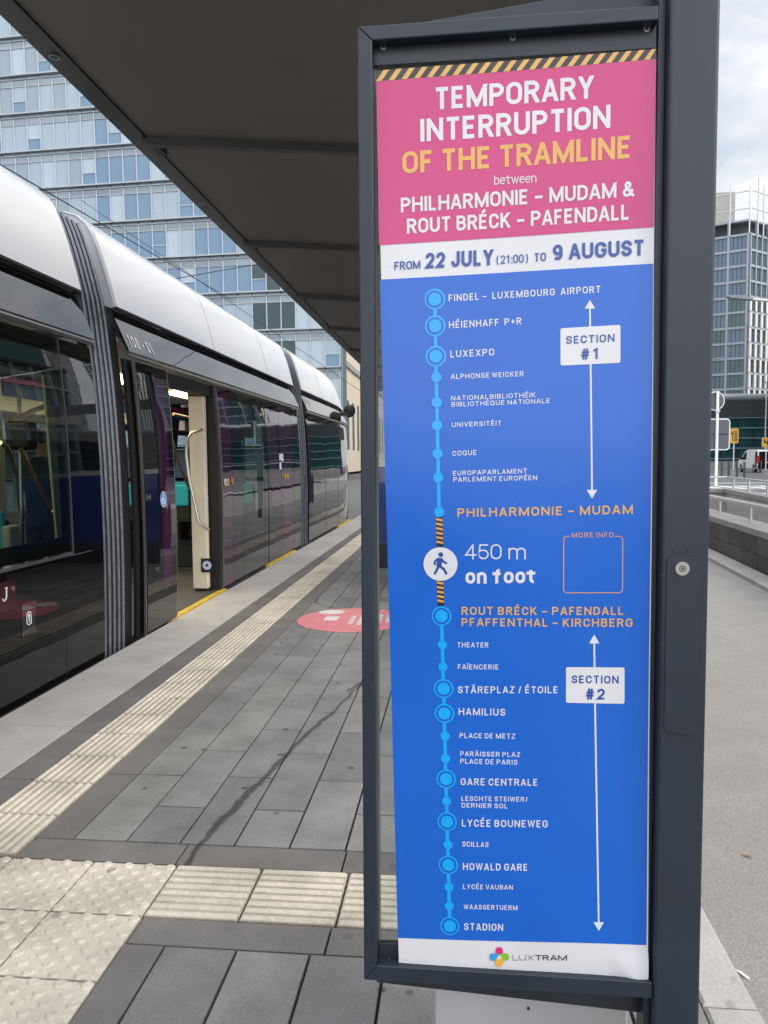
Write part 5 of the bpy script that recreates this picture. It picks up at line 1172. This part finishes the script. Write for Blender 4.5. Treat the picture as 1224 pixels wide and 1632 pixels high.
for f_ in (.85, 4.05):
    for r_ in (.02, 1.68):
        o = B().disc(V(f_, r_, .33), fwd, up, .33*K, 28, 0, rgt*.22).build('wheel', M['tyre'], van)
        B().disc(V(f_, r_ - .006, .33), fwd, up, .2*K, 24, 0, rgt*.01).build('rim', M['galv'], o)

# ------------------------------------------------------------------ low glass hall and tower
lo = thing('glass_hall', 'low teal glazed hall with a silver rounded roof edge below the tower', 'building', (50, 96, rz))
A0 = on_y(1100, 634, 95); ez = A0.z; ux = Vector((1, .10, 0)).normalized()
M['teal'] = gloss_mat('teal_glazing', (.022, .08, .09), .015, .3, .06, 1.4)
O = Vector((8, 92.5, 0)); Lh = 95
dz = .75
B().obox(O+Vector((0, 2.2, 0)), ux*Lh, Vector((0, 0, ez-2.4)), Vector((0, .4, 0))).build('glazing', M['teal'], lo)
B().prism([O+Vector((0, -.2, ez-.35)), O+Vector((0, 2.3, ez-2.4)), O+Vector((0, 14, ez-2.4)), O+Vector((0, 14, ez+.2)), O+Vector((0, 0, ez+.2))], ux*Lh).build('roof_fascia', mat('hall_fascia', (.20, .21, .23), .4, .2), lo)
B().tube([O+Vector((0, -.2, ez-.05)), O+ux*Lh+Vector((0, -.2, ez-.05))], .42, 12).build('roof_edge', M['galv'], lo, smooth=True)
b = B(); k = 0
while k < Lh: b.obox(O+ux*k+Vector((0, 2.0, 0)), ux*.14, Vector((0, 0, ez-2.4)), Vector((0, .18, 0)), 0); k += 2.05
b.build('mullions', mat('hall_mullion', (.02, .04, .045), .4), lo)
b = B()
for z_ in (1.3, 2.6, 3.85, 5.1, 6.35): b.obox(O+Vector((0, 1.9, z_)), ux*Lh, Vector((0, 0, .10)), Vector((0, .08, 0)))
b.build('transoms', mat('hall_transom', (.30, .42, .44), .4), lo)
B().obox(O+Vector((0, -2, rz)), ux*26, Vector((0, 0, .9)), Vector((0, .4, 0))).build('base_wall', M['conc'], lo)

M['tgrid'] = mat('tower_grid', (.30, .33, .37), .5, .1, var=.06); M['tfin0'] = mat('white_frames', (.60, .60, .60), .6); M['twdk0'] = mat('block_roof', (.05, .05, .05), .7)
gb = thing('added_grid_block', 'added out-of-view dark office block with a pale window grid, mirrored in the tram side', 'building', (40, 46, rz))  # unseen block, added to give the tram side a facade to mirror
B().box(32.4, 50, 22, 72, rz, 16).build('wall', M['teal'], gb)
b = B()
for k in range(6): b.box(32, 32.39, 21.9, 72.1, 1.2+3.0*k, 1.55+3.0*k)
for k in range(18): b.box(32.05, 32.38, 22+k*2.93, 22.28+k*2.93, .2, 16)
b.build('window_grid', M['tgrid'], gb)
gc = thing('added_framed_block', 'added out-of-view tall office block with white window frames, mirrored in the tram doors', 'building', (62, 104, rz))  # second unseen block, added for the reflections in the tram doors
qa, qb = Vector((39, 82, 0)), Vector((63, 136, 0)); qu = (qb-qa).normalized(); qn = Vector((-qu.y, qu.x, 0)); ql = (qb-qa).length
B().prism([qa, qb, qb-qn*24, qa-qn*24], (0, 0, 44)).build('wall', M['teal'], gc)
b = B()
for k in range(13): b.obox(qa+Vector((0, 0, 1+3.4*k)), qu*ql, Vector((0, 0, .5)), qn*.4)
for k in range(20): b.obox(qa+qu*(k*ql/20), qu*.45, Vector((0, 0, 44)), qn*.38)
b.build('window_grid', M['tfin0'], gc); B().prism([qa+qn*.6-qu*.5+Vector((0, 0, 44.01)), qb+qn*.6+qu*.5+Vector((0, 0, 44.01)), qb-qn*24.3+qu*.5+Vector((0, 0, 44.01)), qa-qn*24.3-qu*.5+Vector((0, 0, 44.01))], (0, 0, .7)).build('roof', M['twdk0'], gc)
B().box(31.6, 32.37, 21.8, 72.2, 8.2, 10.0).build('pale_band', M['creamst'], gb); B().box(31.9, 50.2, 21.8, 72.2, 16.01, 16.5).build('roof', M['twdk0'], gb)

tw = thing('tower_block', 'unfinished high tower with grid facade, bare concrete core and scaffold poles on its roof', 'building', (66, 185, 0))
TCn = on_y(1194.5, 373, 180); TCn = Vector((TCn.x, 180, 0)); uL = Vector((-.909, .417, 0)).normalized(); uR = Vector((.778, .628, 0)).normalized()
nL = Vector((-uL.y, uL.x, 0)); nL = nL if nL.y < 0 else -nL; nR = Vector((uR.y, -uR.x, 0)); nR = nR if nR.y < 0 else -nR
M['tfin'] = mat('tower_fins', (.62, .60, .55), .6, var=.06)
TW = [gloss_mat('tower_pale', (.10, .155, .23), .01, .3, .08), gloss_mat('tower_mid', (.08, .125, .17), .01, .3, .08), gloss_mat('tower_green', (.05, .11, .12), .01, .3, .06)]
M['twdk'] = mat('tower_dark', (.05, .055, .06), .7)
fl_, top = 3.46, TCn.z+51.85; nfl = 16; WL, WR = 26.0, 30.0
b = B(); inn = (uL+uR)*.35
cr = [TCn+inn, TCn+inn+uR*WR, TCn+inn+uR*WR+uL*WL, TCn+inn+uL*WL]
b.prism(cr, (0, 0, top-.1)); b.build('core', M['twdk'], tw)
grid = B(); fins = B(); wl_ = []
bl_w, br_w = 4.05, 2.25
for f_ in range(nfl):
    z_ = top-fl_*f_
    grid.obox(TCn+Vector((0, 0, z_-.25)), uL*WL, Vector((0, 0, .5)), nL*.35); grid.obox(TCn+Vector((0, 0, z_-.25)), uR*WR, Vector((0, 0, .5)), nR*.35)
    for k in range(6): wl_.append((k, 'L', f_, z_-fl_))
    for k in range(12): wl_.append((k, 'R', f_, z_-fl_))
for k in range(7): grid.obox(TCn+uL*(k*bl_w)+Vector((0, 0, 0)), uL*.45, Vector((0, 0, top+(3.3 if k else 0))), nL*.45)
for k in range(13): grid.obox(TCn+uR*(k*br_w), uR*.30, Vector((0, 0, top+(3.3 if k % 2 else 0))), nR*.45)
for f_ in range(4, nfl):
    z_ = top-fl_*(f_+1)
    for k in range(13): fins.obox(TCn+uR*(k*br_w+.25*(f_ % 2))+nR*.2, uR*.75, Vector((0, 0, fl_-.5)), nR*.35)
    for v in range(len(fins.v)-13*8, len(fins.v)): fins.v[v] = (fins.v[v][0], fins.v[v][1], fins.v[v][2]+z_+.25)
grid.build('grid_frame', M['tgrid'], tw); fins.build('facade_fins', M['tfin'], tw)
def twin(b, k, sd_, f_, z_, mi):
    if sd_ == 'L': o_, u_, n_, w_ = TCn+uL*(k*bl_w+.45), uL, nL, bl_w-.45
    else: o_, u_, n_, w_ = TCn+uR*(k*br_w+.30), uR, nR, br_w-.30
    b.obox(o_+Vector((0, 0, z_+.25)), u_*w_, Vector((0, 0, fl_-.5)), n_*.05, mi[0])
    for q_ in ((.28, .52, .76) if sd_ == 'L' else (.45,)): b.obox(o_+u_*w_*q_+Vector((0, 0, z_+.25)), u_*.12, Vector((0, 0, fl_-.5)), n_*.12, mi[1])
wl_.sort(key=lambda a: (a[0] > (4 if a[1] == 'L' else 4), a[0]*.1+a[2]*.001)); rest = B()
for i, (k, sd_, f_, z_) in enumerate(wl_):
    ti = (0 if f_ < 4 or random.random() < .35 else 1 if random.random() < .6 else 2) if sd_ == 'L' else (1 if random.random() < .5 else 2)
    if i < 96: b = B(); twin(b, k, sd_, f_, z_, (0, 1)); b.build('window', [TW[ti], M['twdk']], tw)
    else: twin(rest, k, sd_, f_, z_, (ti, 3))
rest.build('window', TW+[M['twdk']], tw, kind='stuff')
# unfinished top storey, slab, concrete core, scaffold
ts = B(); ts.prism([TCn+Vector((0, 0, top+3.0)), TCn+uR*WR+Vector((0, 0, top+3.0)), TCn+uR*WR+uL*WL+Vector((0, 0, top+3)), TCn+uL*WL+Vector((0, 0, top+3))], (0, 0, .4)); ts.build('roof_slab', M['tgrid'], tw)
b = B(); c4 = TCn+(uL+uR)*2.2; b.prism([c4+Vector((0, 0, top)), c4+uR*WR*.8+Vector((0, 0, top)), c4+uR*WR*.8+uL*WL*.8+Vector((0, 0, top)), c4+uL*WL*.8+Vector((0, 0, top))], (0, 0, 3.0)); b.build('open_storey', M['twdk'], tw)
k0 = on_y(1171, 352, 190); k1 = on_y(1120, 308, 190)
b = B(); b.box(k1.x, k0.x, 190, 199, top+3.4, k1.z); b.box(k0.x, k0.x+2.4, 191, 198, top+3.4, top+5.2); b.build('concrete_core', mat('raw_concrete', (.33, .32, .30), .9, var=.12, scale=.4), tw)
sc_ = B()
for k in range(0, 7): sc_.tube([TCn+uL*(k*bl_w)+nL*.6+Vector((0, 0, top)), TCn+uL*(k*bl_w)+nL*.6+Vector((0, 0, top+10.5+.9*(k % 2)))], .16, 6)
for k in range(1, 12): sc_.tube([TCn+uR*(k*br_w)+nR*.6+Vector((0, 0, top)), TCn+uR*(k*br_w)+nR*.6+Vector((0, 0, top+(12.6 if k % 2 else 11.5)))], .18, 6)
for z_ in (5.6, 9.4):
    sc_.tube([TCn+uL*WL+nL*.6+Vector((0, 0, top+z_)), TCn+nL*.6+Vector((0, 0, top+z_))], .14, 6); sc_.tube([TCn+nR*.6+Vector((0, 0, top+z_)), TCn+nR*.6+uR*WR+Vector((0, 0, top+z_))], .14, 6)
sc_.build('scaffold', M['galv'], tw)
